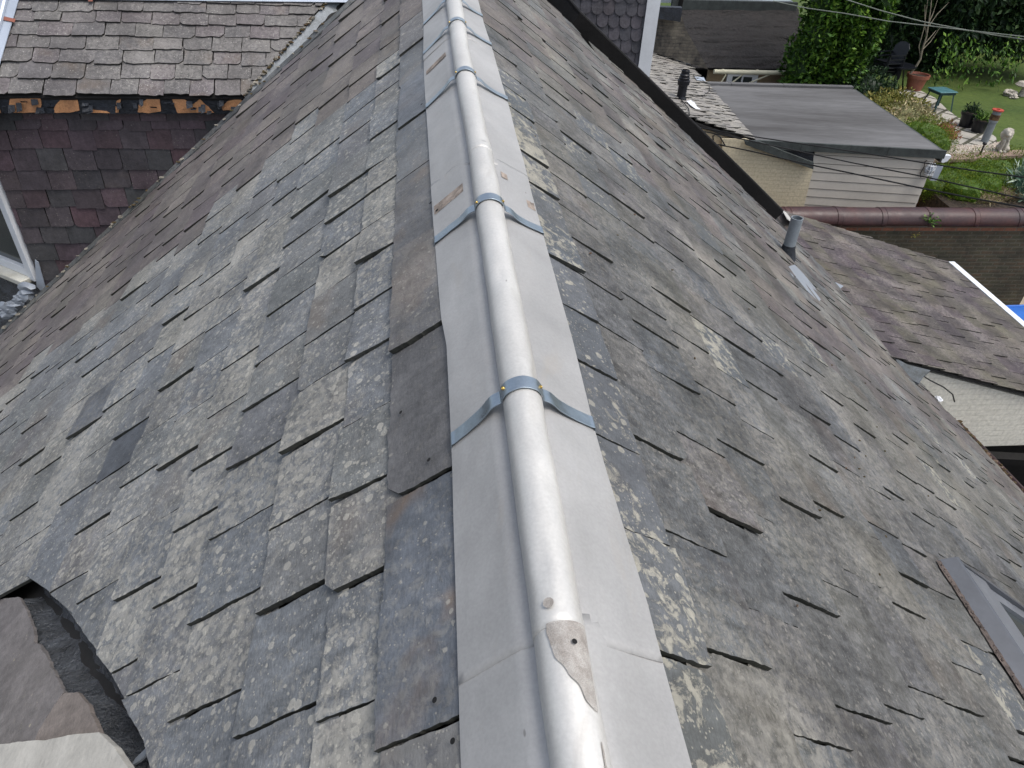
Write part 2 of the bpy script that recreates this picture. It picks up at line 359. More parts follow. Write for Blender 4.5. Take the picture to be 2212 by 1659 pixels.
M['coping'] = plain('brown_glazed_tile', (.070, .025, .021), .42, 0, .35, 2.2, .25, .01, spec=.4, col2=(.032, .018, .021))
M['slabs'] = brick_mat('concrete_slabs', (.40, .38, .34), (.34, .32, .28), (.05, .05, .03), bw=.62, bh=.45, msize=.05, dirt=.25, dcol=(.24, .21, .15), bump=.4)
M['char'] = brick_mat('charred_render', (.03, .027, .024), (.05, .043, .037), (.02, .02, .02), dirt=.28, dcol=(.42, .37, .28), bump=.6)
def uvobj(o, ux, uy):
    """planar UVs in metres from two world axes"""
    me = o.data; uvl = me.uv_layers.new(name='UVMap'); ux = Vector(ux); uy = Vector(uy)
    vc = [(v.co.dot(ux), v.co.dot(uy)) for v in me.vertices]
    arr = []
    for l in me.loops: arr += vc[l.vertex_index]
    uvl.data.foreach_set('uv', arr)
    return o
def ipol(tab, s):
    if s <= tab[0][0]: return tab[0][1]
    for a, b in zip(tab, tab[1:]):
        if s <= b[0]: return a[1]+(b[1]-a[1])*(s-a[0])/(b[0]-a[0])
    return tab[-1][1]
# ------------------------------------------------------------------ slate fields
def clip(poly, p, n):
    out = []; k = len(poly)
    for i in range(k):
        a = poly[i]; b = poly[(i+1) % k]
        da = (a[0]-p[0])*n[0]+(a[1]-p[1])*n[1]; db = (b[0]-p[0])*n[0]+(b[1]-p[1])*n[1]
        if da >= 0: out.append(a)
        if (da >= 0) != (db >= 0):
            u = da/(da-db); out.append((a[0]+(b[0]-a[0])*u, a[1]+(b[1]-a[1])*u))
    return out
def slates(name, frame, courses, joints, mats, parent, srange, th=.008, gap=.004, lap=.06, lift=.005, near=.006, jag=.004,
           clips=None, shape='rect', width=.25, wvar=.25, step=.02, pick=None, chip=.12, seed=1, skew=.006, base=.0, detail_s=None, matf=None, bigp=.12, tj=.006, warp=None, farflat=False):
    """one roof slope of lapped slates. frame = (origin, along, down, normal)"""
    O, A, D, Nn = frame; rg = random.Random(seed); fv = []; ff = []; fm = []; uvs = []; tint = []
    for ci in range(len(courses)-1):
        t0, t1 = courses[ci], courses[ci+1]
        js = sorted(joints.get(ci, [])) if joints else []
        s = srange[0]-rg.random()*width
        pts = []
        if js:
            wv = width if len(js) < 2 else (js[-1]-js[0])/(len(js)-1)
            pts = list(js)
            while pts[0] > srange[0]: pts.insert(0, pts[0]-wv*(1+rg.uniform(-wvar, wvar)*.6))
            while pts[-1] < srange[1]: pts.append(pts[-1]+wv*(1+rg.uniform(-wvar, wvar)*.6))
        else:
            if ci % 2: s -= width*.5
            while s < srange[1]+width:
                pts.append(s); s += width*(1+rg.uniform(-wvar, wvar))
        for a, b in zip(pts, pts[1:]):
            cs = (a+b)/2; ct = (t0+t1)/2
            a2 = max(a, srange[0]); b2 = min(b, srange[1])
            if b2-a2 < .03: continue
            if detail_s: st = detail_s(cs, ct)
            else: st = step
            g = gap*rg.uniform(.3, 1.5); tt = t1+rg.uniform(-tj, tj)
            sk = rg.uniform(-skew, skew); sk2 = rg.uniform(-skew, skew)*.6
            x0, x1 = a2+g/2, b2-g/2; h0 = t0-lap
            nz = rg.random()*100
            def J(u, v, amp): return amp*(mn.noise(Vector((u*14, v*14, nz)))+.7*mn.noise(Vector((u*60, v*60, nz+9)))+.5*mn.noise(Vector((u*160, v*160, nz+3))))
            n_side = max(2, int((tt-h0)/st)); n_tail = max(2, int((x1-x0)/st))
            P = []
            for i in range(n_side+1):            # near side, head to tail
                v = h0+(tt-h0)*i/n_side; P.append((x0+J(x0, v, jag*.6)+sk2*i/n_side, v))
            c0 = rg.random() < chip; c1 = rg.random() < chip
            if shape == 'rect':
                for i in range(1, n_tail):
                    u = x0+(x1-x0)*i/n_tail; P.append((u, tt+J(u, tt, jag)+sk*(i/n_tail)))
            elif shape == 'round':
                P = [p for p in P if p[1] < tt-(x1-x0)*.5+.001]
                for i in range(0, 13):
                    an = math.pi*(1-i/12); P.append(((x0+x1)/2+math.cos(an)*(x1-x0)/2, tt-(x1-x0)*.5+math.sin(an)*(x1-x0)*.5))
            elif shape == 'point':
                P = [p for p in P if p[1] < tt-(x1-x0)*.42]
                P += [(x0, tt-(x1-x0)*.42), ((x0+x1)/2, tt), (x1, tt-(x1-x0)*.42)]
            lim = tt-(x1-x0)*.5 if shape != 'rect' else tt+1
            for i in range(n_side, -1, -1):
                v = h0+(tt+sk-h0)*i/n_side
                if v < lim: P.append((x1+J(x1+5, v, jag*.6), v))
            if c0: q = rg.uniform(.012, .035); P = clip(P, (x0+q, tt), (1, -1)) if rg.random() < .8 else P
            if c1 and len(P) > 2: q = rg.uniform(.012, .035); P = clip(P, (x1-q, tt), (-1, -1))
            if clips:
                for pp, nn in clips(cs, ct, P):
                    P = clip(P, pp, nn)
                    if len(P) < 3: break
            if warp and len(P) > 2: P = warp(P)
            if len(P) < 3: continue
            T = th*rg.uniform(.75, 1.35)
            nl = near*rg.random()**2 + (near*rg.uniform(.8, 1.6) if rg.random() < bigp else 0)
            fl = near*.35*rg.random()**2
            if farflat: q_ = max(.45, min(1, 1.25-.3*abs(cs))); nl *= q_; fl *= q_
            hl = lift*rg.uniform(.85, 1.35)+T*.5
            L = max(.01, t1-h0)
            def H(u, v):
                k = (v-h0)/L; w_ = (u-a)/(b-a)
                return base + k*hl + max(0, k)**1.3*((1-w_)*nl+w_*fl)
            bi = len(fv); n = len(P)
            for u, v in P:
                q = O+A*u+D*v+Nn*(H(u, v)+T); fv.append(q[:])
            for u, v in P:
                q = O+A*u+D*v+Nn*(H(u, v)); fv.append(q[:])
            top = tuple(range(bi, bi+n))
            mi = pick(cs, ct, rg) if pick else 0
            tn = (rg.random(), rg.random(), rg.random())
            faces = [(top, mi)]
            for i in range(n):
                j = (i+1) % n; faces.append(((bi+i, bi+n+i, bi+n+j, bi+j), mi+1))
            for fc, m_ in faces:
                ff.append(fc); fm.append(m_)
                for vi in fc:
                    k = (vi-bi) % n; uvs += [P[k][0], P[k][1]]
                tint.append((tn, len(fc)))
    me = bpy.data.meshes.new(name); me.from_pydata(fv, [], ff); me.update()
    for m_ in mats: me.materials.append(m_)
    # orientation
    f0 = me.polygons[0]
    if f0.normal.dot(Nn) < 0: me.flip_normals()
    me.polygons.foreach_set('material_index', fm)
    # loops may have been flipped, so write UVs per vertex
    uvv = {}
    k = 0
    for fc in ff:
        for vi in fc: uvv[vi] = (uvs[k], uvs[k+1]); k += 2
    ul = me.uv_layers.new(name='UVMap'); arr = []
    for l in me.loops: arr += uvv[l.vertex_index]
    ul.data.foreach_set('uv', arr)
    ca = me.color_attributes.new('tint', 'FLOAT_COLOR', 'CORNER'); arr = []
    for (tn, c_) in tint: arr += [tn[0], tn[1], tn[2], 1]*c_
    ca.data.foreach_set('color', arr)
    o = bpy.data.objects.new(name, me); C.objects.link(o)
    if parent is not None:
        o.parent = parent; o.matrix_parent_inverse = Matrix.Translation(parent.location).inverted()
    return o
# ------------------------------------------------------------------ main roof frames
K = .28/.36
rA = ray(885, -560).normalized()
def mkframe(px, vp):
    P0 = ray(*px)*(.28/283)
    d = ray(*vp); d = (d-rA*d.dot(rA)).normalized(); n = rA.cross(d).normalized()
    if n.z < 0: n = -n
    return (P0, rA, d, n)
LF = mkframe((990, 965), (-2604.8, 3171)); RF = mkframe((1273, 955), (3500, 2200.2))
def st(fr, x, y):
    p = onp(x, y, fr[0], fr[3])-fr[0]; return (p.dot(fr[1]), p.dot(fr[2]))
def P(fr, s, t, h=0): return fr[0]+fr[1]*s+fr[2]*t+fr[3]*h
Z = Vector((0, 0, 1))
def pick_old(cs, ct, rg): return 0
# ================================================================== MAIN HOUSE
house = empty('main_house', P(LF, 0, 2, -2), 'slated house with a long silver metal ridge capping, filling the foreground', 'house')
ORG_L = Vector((0, 0, 0))
def sc_(l): return [v*K for v in l]
tL = [-.06, .235, .44, .725, 1.06, 1.33, 1.62, 1.93, 2.22, 2.57, 2.90, 3.23, 3.57]
while tL[-1] < 8.2: tL.append(tL[-1]+.315)
jL = {0: [-.743, -.085, .558, 1.21, 1.85, 2.46, 3.10, 3.70], 1: [-.616, -.284, .031, .347, .678, 1.0, 1.329, 1.628, 1.962, 2.239, 2.651, 2.978],
      2: [-.554, -.219, .086, .402, .72, 1.02, 1.344, 1.668, 2.006, 2.30, 2.66, 3.034, 3.36, 3.69], 3: [-.409, -.1, .219, .53, .852, 1.163, 1.519, 1.822, 2.144, 2.47, 2.806, 3.184],
      4: [-.232, .079, .4, .7, 1.004, 1.33, 1.66, 1.98, 2.301, 2.653], 5: [-.09, .224, .55, .88, 1.2], 6: [.366, .68, .97, 1.291, 1.622, 1.944, 2.261],
      7: [.548, .86, 1.17, 1.46, 1.786, 2.107, 2.468], 8: [1.926, 2.30, 2.644]}
jL = {k: sc_(v) for k, v in jL.items()}
def frame0(fr):     # UVs are (s, t) straight from the frame
    return fr
hole_r = [st(LF, *p) for p in [(77, 1252), (117, 1281), (169, 1331), (214, 1401), (261, 1468), (287, 1519), (332, 1606), (343, 1665), (350, 1760)]]
hole_l = [st(LF, *p) for p in [(41, 1290), (58, 1317), (74, 1366), (84, 1395), (98, 1440), (140, 1497), (188, 1520), (216, 1583), (276, 1655), (285, 1700), (290, 1760)]]
def clips_left(cs, ct, Pl):
    # the corner cut away by the trough
    if min(p[0] for p in Pl) > hole_r[0][0] or ct < hole_r[0][1]: return []
    a, b = hole_r[0], hole_l[0]; d = (b[0]-a[0], b[1]-a[1]); n = (-d[1], d[0])
    if n[0] < 0: n = (-n[0], -n[1])
    return [(a, n)]
hs = sorted(hole_r)
def warp_left(Pl):
    if min(p[0] for p in Pl) > hole_r[0][0]-.002: return Pl
    if min(p[1] for p in Pl) > hole_r[0][1]-.02 and max(p[0] for p in Pl) > hole_r[0][0]: return Pl
    out = []; bad = 0
    for s_, t_ in Pl:
        lim = ipol(hs, s_) if s_ < hole_r[0][0] else 99
        if t_ > lim: t_ = lim+.004*mn.noise(Vector((s_*40, t_*3, 0))); bad += 1
        out.append((s_, t_))
    return [] if bad >= len(Pl)-2 or max(p[1] for p in out)-min(p[1] for p in out) < .02 else out
bnd = lambda ct: 3.98*K+.10*math.sin(ct*9)+.12*math.sin(ct*23)
def pickL(cs, ct, rg):
    if ct < .2*K and cs < 3.9*K: return 4
    if cs > bnd(ct): return 2
    return 0 if rg.random() > .03 else 4
detL = lambda cs, ct: .008 if (abs(cs) < .8 and ct < 1.6) else (.014 if cs < 2.2 else .03)
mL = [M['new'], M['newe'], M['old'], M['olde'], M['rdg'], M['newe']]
slates('slate_slope', LF, sc_(tL), jL, mL, house, (-1.35, 6.74*K), th=.0115, gap=.009, lap=.05, lift=.007, near=.011, jag=.0055, warp=warp_left, farflat=True,
       clips=clips_left, width=.32*K, pick=pickL, seed=11, detail_s=detL, chip=.10, bigp=.16)
tR = [.035, .195, .46, .74, 1.05, 1.33, 1.62, 1.92]
while tR[-1] < 10.2: tR.append(tR[-1]+.30)
jR = {0: [-.93, -.62, -.285, .035, .356, .661, .978, 1.282], 1: [-.9, -.56, -.222, .127, .41, .703, 1.014, 1.322, 1.6], 2: [-1.03, -.70, -.36, -.03, .30, .63, .93, 1.12],
      3: [-.57, -.235, .087, .42, .758, 1.1, 1.43, 1.788], 4: [-.5, -.07, .28, .7], 5: [-.38, .07, .41, .8, 1.152]}
jR = {k: sc_(v) for k, v in jR.items()}
detR = lambda cs, ct: .008 if (abs(cs) < .9 and ct < 1.5) else (.016 if cs < 2.2 else .035)
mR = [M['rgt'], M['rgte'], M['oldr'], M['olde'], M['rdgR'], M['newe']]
def pickR(cs, ct, rg):
    if ct < .15 and cs < 2.5: return 4
    d = 3.1*K+.5*math.sin(ct*1.7)+.3*math.sin(ct*5)
    if cs > d and rg.random() < .75: return 2
    return 0 if rg.random() > .03 else 4
near_edge = [st(RF, *p) for p in [(1979, 822), (2212, 1071), (2330, 1200)]]
def clips_right(cs, ct, Pl):
    a, b, c = near_edge; out = []
    if max(p[1] for p in Pl) > a[1]-.1:
        for a, b in ((near_edge[0], near_edge[1]), (near_edge[1], near_edge[2])):
            d = (b[0]-a[0], b[1]-a[1]); n = (-d[1], d[0])
            if n[1] > 0: n = (-n[0], -n[1])
            if abs((a[1]+b[1])/2-ct) < 1.2 or ct > b[1]: out.append((a, n))
    return out
slates('slate_slope', RF, sc_(tR), jR, mR, house, (-1.6, 5.19*K), th=.0095, gap=.0075, lap=.05, lift=.006, near=.0060, jag=.0060, farflat=True,
       clips=clips_right, width=.33*K, pick=pickR, seed=23, detail_s=detR, chip=.16, bigp=.26, tj=.008)
strip_in = [st(RF, *p) for p in [(1193, 5), (1234, 56), (1340, 157), (1453, 265), (1600, 407), (1672, 478)]]
strip_in = [(8.45, .3)]+strip_in
strip_in = [(s if s < 7.2 else s, t) for s, t in strip_in]
def clips_far(cs, ct, Pl):
    out = []
    for a, b in zip(strip_in, strip_in[1:]):
        if min(a[1], b[1])-.3 < ct < max(a[1], b[1])+.3 or (b is strip_in[-1] and ct > b[1]):
            d = (b[0]-a[0], b[1]-a[1]); n = (-d[1], d[0])
            if n[0] > 0: n = (-n[0], -n[1])
            out.append((a, n))
    return out
tF = [.02]+[.24*K*i*1.12 for i in range(1, 36)]
tF = [t for t in tF if t < 6.6]
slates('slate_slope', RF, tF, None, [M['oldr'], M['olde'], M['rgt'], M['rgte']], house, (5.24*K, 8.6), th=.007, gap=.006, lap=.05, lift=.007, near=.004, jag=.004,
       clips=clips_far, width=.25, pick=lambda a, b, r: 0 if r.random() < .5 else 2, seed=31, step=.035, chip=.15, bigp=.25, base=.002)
# underlay boards
mb = MB(); mb.prism([P(LF, s, t, -.09) for s, t in ((-1.4, -.19), (6.72*K, -.19), (6.72*K, 6.5), (-1.4, 6.5))], LF[3]*.03)
mb.prism([P(RF, s, t, -.06) for s, t in ((-1.7, -.16), (8.5, -.16), (8.0, 3.5), (7.6, 5.6), (6.1, 6.0), near_edge[0], near_edge[1], near_edge[2], (-1.7, 8.1))], RF[3]*-.03)
mb.build('roof_deck', M['under'], house)
# house walls below the eaves
mb = MB()
for q0, q1 in (((-1.4, 6.3), (6.6*K, 6.3)),):
    a = P(LF, *q0, -.15); b = P(LF, *q1, -.15); mb.prism([a, b, Vector((b.x, b.y, -9)), Vector((a.x, a.y, -9))], Vector((.25, 0, 0)))
o = mb.build('wall', M['palebrick'], house); uvobj(o, (0, 1, 0), Z)
# ---- trough at the lower left
tro = MB(); nI, nJ = 60, 14
def samp(pl, u):
    x = u*(len(pl)-1); i = min(int(x), len(pl)-2); k = x-i
    return (pl[i][0]*(1-k)+pl[i+1][0]*k, pl[i][1]*(1-k)+pl[i+1][1]*k)
vs = []
for i in range(nI+1):
    a = samp(hole_r, i/nI); b = samp(hole_l, i/nI)
    d = (a[0]-b[0], a[1]-b[1])
    for j in range(nJ+1):
        u = -.14+1.26*j/nJ
        s = b[0]+d[0]*u; t = b[1]+d[1]*u
        wr = .006*mn.noise(Vector((s*26, t*9, 1)))+.003*mn.noise(Vector((s*60, t*25, 4)))
        h = -.012-.05*max(0, math.sin(math.pi*max(0, min(1, u))))+wr - (.012 if j == 0 else 0)
        if u > .8: h -= .02*(u-.8)/.2
        vs.append(P(LF, s, t, h))
tro.add(vs, [(i*(nJ+1)+j, i*(nJ+1)+j+1, (i+1)*(nJ+1)+j+1, (i+1)*(nJ+1)+j) for i in range(nI) for j in range(nJ)])
o = tro.build('valley_trough', M['bitum'], house, True); tag(o, 'black wrinkled bitumen trough between the slates')
def slab(name, pxs, h, th, mat, parent, jit=.004, sd=0):
    pts = []; q = []
    for p in pxs:
        v = onp(p[0], p[1], LF[0]+LF[3]*(h+th), LF[3])-LF[0]; q.append((v.dot(rA), v.dot(LF[2])))
    for a, b in zip(q, q[1:]+q[:1]):
        L = math.hypot(b[0]-a[0], b[1]-a[1]); n = max(1, int(L/.015))
        for i in range(n):
            k = i/n; s = a[0]+(b[0]-a[0])*k; t = a[1]+(b[1]-a[1])*k
            s += jit*mn.noise(Vector((s*40, t*40, sd))); t += jit*mn.noise(Vector((s*40, t*40, sd+9)))
            pts.append((s, t))
    m = MB(); m.prism([P(LF, s, t, h) for s, t in pts], LF[3]*th)
    o = m.build(name, mat, parent)
    ul = o.data.uv_layers.new(name='UVMap'); k = len(pts); arr = []
    for l in o.data.loops: arr += pts[l.vertex_index % k]
    ul.data.foreach_set('uv', arr); return o
low_cols = [(.21, .18, .16), (.19, .168, .158), (.22, .19, .165)]
M['brs'] = slate_mat('slate_warm_brown', low_cols, (.40, .36, .26), .25, .12, .1, .5, rough=.7)
M['brs2'] = slate_mat('slate_warm_grey', [(.18, .165, .16), (.19, .175, .168)], (.40, .36, .26), .25, .12, .1, .3, rough=.7)
slab('slate', [(-190, 1330), (-60, 1300), (41, 1290), (57, 1317), (74, 1366), (73, 1389), (84, 1391), (100, 1412), (100, 1470), (0, 1500), (-190, 1560)], .0, .012, M['brs2'], house, sd=1)
slab('slate', [(-190, 1500), (0, 1452), (84, 1400), (98, 1412), (112, 1443), (138, 1495), (126, 1510), (84, 1577), (70, 1640), (-190, 1700)], .013, .012, M['brs2'], house, sd=2)
slab('slate', [(128, 1508), (140, 1497), (167, 1495), (190, 1522), (216, 1586), (230, 1640), (40, 1700), (82, 1580)], .016, .013, M['brs'], house, sd=3)
o = slab('mortar_slab', [(-190, 1640), (0, 1608), (60, 1600), (100, 1598), (160, 1586), (213, 1582), (245, 1612), (277, 1659), (300, 1700), (310, 1800), (-190, 1900)], .031, .02, M['fill'], house, .002, 4)
slab('slate_chip', [(283, 1654), (293, 1637), (325, 1606), (329, 1611), (312, 1634), (300, 1645)], -.015, .006, M['lead'], house, .001, 5)
# ---- ridge capping
A3 = np.array([LF[2][:], (-RF[2])[:], (-rA)[:]]).T
ab = np.linalg.solve(A3, np.array((RF[0]-LF[0])[:]))
apex0 = LF[0]+LF[2]*ab[0]                      # a point of the apex line (near s = 0)
upn = (LF[3]+RF[3]).normalized(); sdn = rA.cross(upn).normalized()   # cross-section axes; sdn points right
if sdn.x < 0: sdn = -sdn
RC = .018; RR = .037                            # roll centre above the apex, roll radius
def x2(v): v = v-apex0; return (v.dot(sdn), v.dot(upn))
def rpt(x, z, s):                               # cross-section point at distance s along the ridge
    return apex0+sdn*x+upn*z+rA*(s-(apex0-LF[0]).dot(rA))
cap = MB
def cross(off, wl, wr, ax=0, RC=RC):
    """profile left edge to right edge; returns list of (x, z, isroll)"""
    L = x2(P(LF, (apex0-LF[0]).dot(rA), wl, .023+off)); L0 = x2(P(LF, (apex0-LF[0]).dot(rA), wl+.004, .002+off))
    Rr = x2(P(RF, (apex0-RF[0]).dot(rA), wr, .023+off)); R0 = x2(P(RF, (apex0-RF[0]).dot(rA), wr+.004, .002+off))
    out = [(*L0, 0), (*L, 0)]
    a0 = R_(205); a1 = R_(-25); r = RR+off
    pl = (ax+math.cos(a0)*r, RC+math.sin(a0)*r); pr = (ax+math.cos(a1)*r, RC+math.sin(a1)*r)
    fl = (pl[0]-.022, pl[1]-.012+off); frr = (pr[0]+.022, pr[1]-.012+off)
    for i in range(1, 9): k = i/9; out.append((L[0]+(fl[0]-L[0])*k, L[1]+(fl[1]-L[1])*k, 0))
    out += [(*fl, 0), (pl[0]-.009, pl[1]-.008+off, 0), (pl[0]-.001, pl[1]-.004, 0)]
    for i in range(0, 25): an = a0+(a1-a0)*i/24; out.append((ax+math.cos(an)*r, RC+math.sin(an)*r, 1))
    out += [(pr[0]+.001, pr[1]-.004, 0), (pr[0]+.009, pr[1]-.008+off, 0), (*frr, 0)]
    for i in range(1, 9): k = i/9; out.append((frr[0]+(Rr[0]-frr[0])*k, frr[1]+(Rr[1]-frr[1])*k, 0))
    out += [(*Rr, 0), (*R0, 0)]
    return out
WL = sorted(st(LF, *p) for p in [(921, 60), (921, 131), (928, 248), (936, 359), (945, 490), (965, 700), (977, 759), (983, 863), (992, 1020), (996, 1151), (1005, 1400), (1012, 1600), (1015, 1659)])
WR = sorted(st(RF, *p) for p in [(1040, 60), (1053, 101), (1068, 154), (1091, 235), (1107, 304), (1124, 363), (1140, 435), (1168, 542), (1226, 759), (1246, 845), (1272, 957), (1298, 1052), (1340, 1193), (1384, 1342), (1406, 1432), (1467, 1659)])
WL = [(s, t-.004) for s, t in WL]; WR = [(s, t-.004) for s, t in WR]
def axis_at(x, y):
    p = onp(x, y, apex0+upn*.018, upn)-apex0
    return (p.dot(rA)+(apex0-LF[0]).dot(rA), p.dot(sdn))
AX = sorted(axis_at(*p) for p in [(985, 33), (992.6, 98), (1011.6, 203), (1037, 327), (1064, 490), (1109, 759), (1152, 1020), (1180, 1193), (1202, 1333), (1222, 1474), (1255, 1659)])
SAG = []
for s_, px in ((0, (1131, 823)), (1.065, (1060, 446)), (2.455, (1011, 172)), (3.34, (990, 67)), (3.93, (978, 1))):
    q_ = ray(*px); A_ = np.array([sdn[:], upn[:], (-q_)[:]]).T
    sol = np.linalg.solve(A_, -np.array((apex0+rA*(s_*K))[:])); SAG.append((s_*K, float(sol[1])-(RC+RR+.008)))
def RCF(s): return RC+max(-.013, ipol(SAG, s))
def axis_at(x, y):
    s = 0
    for _ in range(8):
        p = onp(x, y, apex0+upn*(RCF(s)), upn)-apex0; s = p.dot(rA)
    return (s, p.dot(sdn))
AX = sorted(axis_at(*p) for p in [(985, 33), (992.6, 98), (1011.6, 203), (1037, 327), (1064, 490), (1109, 759), (1152, 1020), (1180, 1193), (1202, 1333), (1222, 1474), (1255, 1659)])
capp = empty('ridge_capping', rpt(0, 0, 0), 'long silver zinc ridge capping with a round roll and flat wings, held by bent straps', 'ridge capping')
cuts = [-1.5, -.68*K, 1.49*K, 3.2*K, 4.75*K, 6.3*K, 8.3]
dents = [(-.25, 1.0, 1), (-.42, 1.9, 1), (.35, .9, 1), (.42, 1.7, 2), (.75, 1.2, 1), (.98, 1.5, 1), (.05, .5, 1), (.95, 1.3, 2), (1.3, .6, 1), (1.9, 1.4, 2), (-.1, 1.2, 1), (2.6, .8, 1), (1.12, .7, 3)]
for ci, (a, b) in enumerate(zip(cuts, cuts[1:])):
    off = .0014*(ci % 2); a_ = a-.0; b_ = b+.05
    n = int((b_-a_)/.02); mw = MB(); mr = MB(); W = []; 
    prof = cross(off, .03*K, .015*K); m = len(prof)
    for i in range(n+1):
        s = a_+(b_-a_)*i/n; row = []; ax = ipol(AX, s); RC_ = RCF(s); prof = cross(off, ipol(WL, s), ipol(WR, s), ax, RC_)
        for j, (x, z, ro) in enumerate(prof):
            e = min(j, m-1-j)
            wob = .0035*mn.noise(Vector((s*1.6, 3 if j < m/2 else 8, ci))) if e < 3 else 0
            dz = .0030*mn.noise(Vector((s*2.4, x*9, ci*3.3)))+.0014*mn.noise(Vector((s*9, x*22, ci)))
            sgn = -1 if j < m/2 else 1
            if not ro and e > 1: dz += .0016*math.sin(s*5+ci+sgn)*max(0, 1-e/10)
            for ds, da, kk in dents:
                if ro:
                    an = math.atan2(z-RC_, x-ax); dd = ((s-ds)/.035)**2+((an-da)/.35)**2
                    if dd < 4: dz -= .0045*math.exp(-dd)
            if ro:
                an = math.atan2(z-RC_, x-ax); row.append(rpt(x+math.cos(an)*dz, z+math.sin(an)*dz, s))
            else: row.append(rpt(x+sgn*wob, z+dz-sgn*wob*sgn*.8, s))
        W.append(row)
    i0 = 14-1; i1 = m-14
    vs = [p for row in W for p in row]
    wf = [(i*m+j, i*m+j+1, (i+1)*m+j+1, (i+1)*m+j) for i in range(n) for j in range(m-1) if not (i0 <= j < i1)]
    rf = [(i*m+j, i*m+j+1, (i+1)*m+j+1, (i+1)*m+j) for i in range(n) for j in range(m-1) if (i0 <= j < i1)]
    for nm, fs, mt, par in (('capping_wing', wf, M['wing'], None), ('capping_roll', rf, M['roll'], 1)):
        used = sorted({v for f_ in fs for v in f_}); mp = {v: k for k, v in enumerate(used)}
        q = MB(); q.add([vs[v] for v in used], [tuple(mp[v] for v in f_) for f_ in fs])
        o = q.build(nm, mt, capp if par is None else wing, True)
        md = o.modifiers.new('thick', 'SOLIDIFY'); md.thickness = .0018; md.offset = -1 if o.data.polygons[0].normal.dot(upn) > 0 else 1
        if par is None: wing = o
# straps
def strap(s, tilt, sd):
    rg = random.Random(sd); ax = ipol(AX, s); wl = ipol(WL, s); wr = ipol(WR, s)
    sa = (apex0-LF[0]).dot(rA); sb = (apex0-RF[0]).dot(rA); r = RR+.0065; RC = RCF(s)
    pf = cross(.0055, wl-.002, wr-.002, ax, RC); m = len(pf); up = lambda p, h: (p[0], p[1]+h)
    ctrl = [x2(P(LF, sa, wl+.012, .0)), up(pf[1], .0), up(pf[2], .001), up(pf[5], .002), up(pf[8], .007), up(pf[10], .017), up(pf[16], .002)]
    ctrl += [pf[k][:2] for k in (18, 21, 25, 29, 32)]
    ctrl += [up(pf[m-17], .002), up(pf[m-11], .017), up(pf[m-9], .007), up(pf[m-6], .002), up(pf[m-3], .001), up(pf[m-2], 0), x2(P(RF, sb, wr+.012, .0))]
    pts = []
    for i in range(len(ctrl)-1):
        p0 = ctrl[max(i-1, 0)]; p1 = ctrl[i]; p2 = ctrl[i+1]; p3 = ctrl[min(i+2, len(ctrl)-1)]
        for k in range(6):
            u = k/6; q = []
            for c in (0, 1):
                q.append(.5*(2*p1[c]+(p2[c]-p0[c])*u+(2*p0[c]-5*p1[c]+4*p2[c]-p3[c])*u*u+(3*p1[c]-p0[c]-3*p2[c]+p3[c])*u**3))
            pts.append(tuple(q))
    pts.append(ctrl[-1]); w_ = .036; th = .0026; vs = []
    for i, (x, z) in enumerate(pts):
        a = pts[max(i-1, 0)]; b = pts[min(i+1, len(pts)-1)]; tx, tz = b[0]-a[0], b[1]-a[1]; L = math.hypot(tx, tz); nx, nz = -tz/L, tx/L
        ss = s+tilt*x-(.02 if s > .1 else 0)*max(0, 1-(x/.13)**2)
        for (dx, dn) in ((-w_/2, 0), (w_/2, 0), (w_/2, th), (-w_/2, th)):
            vs.append(rpt(x+nx*dn, z+nz*dn, ss+dx))
    q = MB(); n = len(pts)
    q.add(vs, [(i*4+k, i*4+(k+1) % 4, (i+1)*4+(k+1) % 4, (i+1)*4+k) for i in range(n-1) for k in range(4)]+[(0, 1, 2, 3), (n*4-1, n*4-2, n*4-3, n*4-4)])
    o = q.build('strap', M['gal'], capp, True)
    bv = o.modifiers.new('b', 'BEVEL'); bv.width = .0007; bv.segments = 2
    for an in (146, 34):
        c = rpt(ax+math.cos(R_(an))*(r+.003), RC+math.sin(R_(an))*(r+.003), s-(.02 if s > .1 else 0)+rg.uniform(-.003, .003))
        axd = (sdn*math.cos(R_(an))+upn*math.sin(R_(an)))
        q = MB(); q.lathe(c, [(.0001, .0022), (.0012, .0008), (.0022, .0022), (.0036, .0020), (.0040, .0008), (.0040, -.002)], 14, axd)
        q.build('screw', M['brass'], o, True)
for i, s in enumerate([0, 1.065, 2.455, 3.34, 3.93, 5.1, 6.2]): strap((s-.0)*K, [.03, -.02, .0, .05, .04, 0, .02][i], i)
# marks on the capping: scuffed patch with a hole, sealant bands
def patch_roll(pts, mat, name, parent, lift=.0012):
    """polygon given as (s, angle) on the roll"""
    q = MB(); vs = []
    return q, vs
def rollgrid(s0, s1, af, mat, name, off=.0014):
    q = MB(); n = 24; m = 16; vs = []
    for i in range(n+1):
        s = s0+(s1-s0)*i/n; lo, hi = af(i/n)
        for j in range(m+1):
            a = R_(lo+(hi-lo)*j/m); rr = RR+.0025+off; vs.append(rpt(ipol(AX, s)+math.cos(a)*rr, RCF(s)+math.sin(a)*rr, s))
    q.add(vs, [(i*(m+1)+j, i*(m+1)+j+1, (i+1)*(m+1)+j+1, (i+1)*(m+1)+j) for i in range(n) for j in range(m)])
    return q.build(name, mat, capp, True)
sp0 = -.77*K
rollgrid(sp0-.055, sp0+.075, lambda u: (24+14*(1-u)**1.6+5*mn.noise(Vector((u*5, 2, 1))), 46+76*min(1, u*1.35)**.8+9*mn.noise(Vector((u*6, 0, 0)))), M['scar'], 'scuffed_patch')
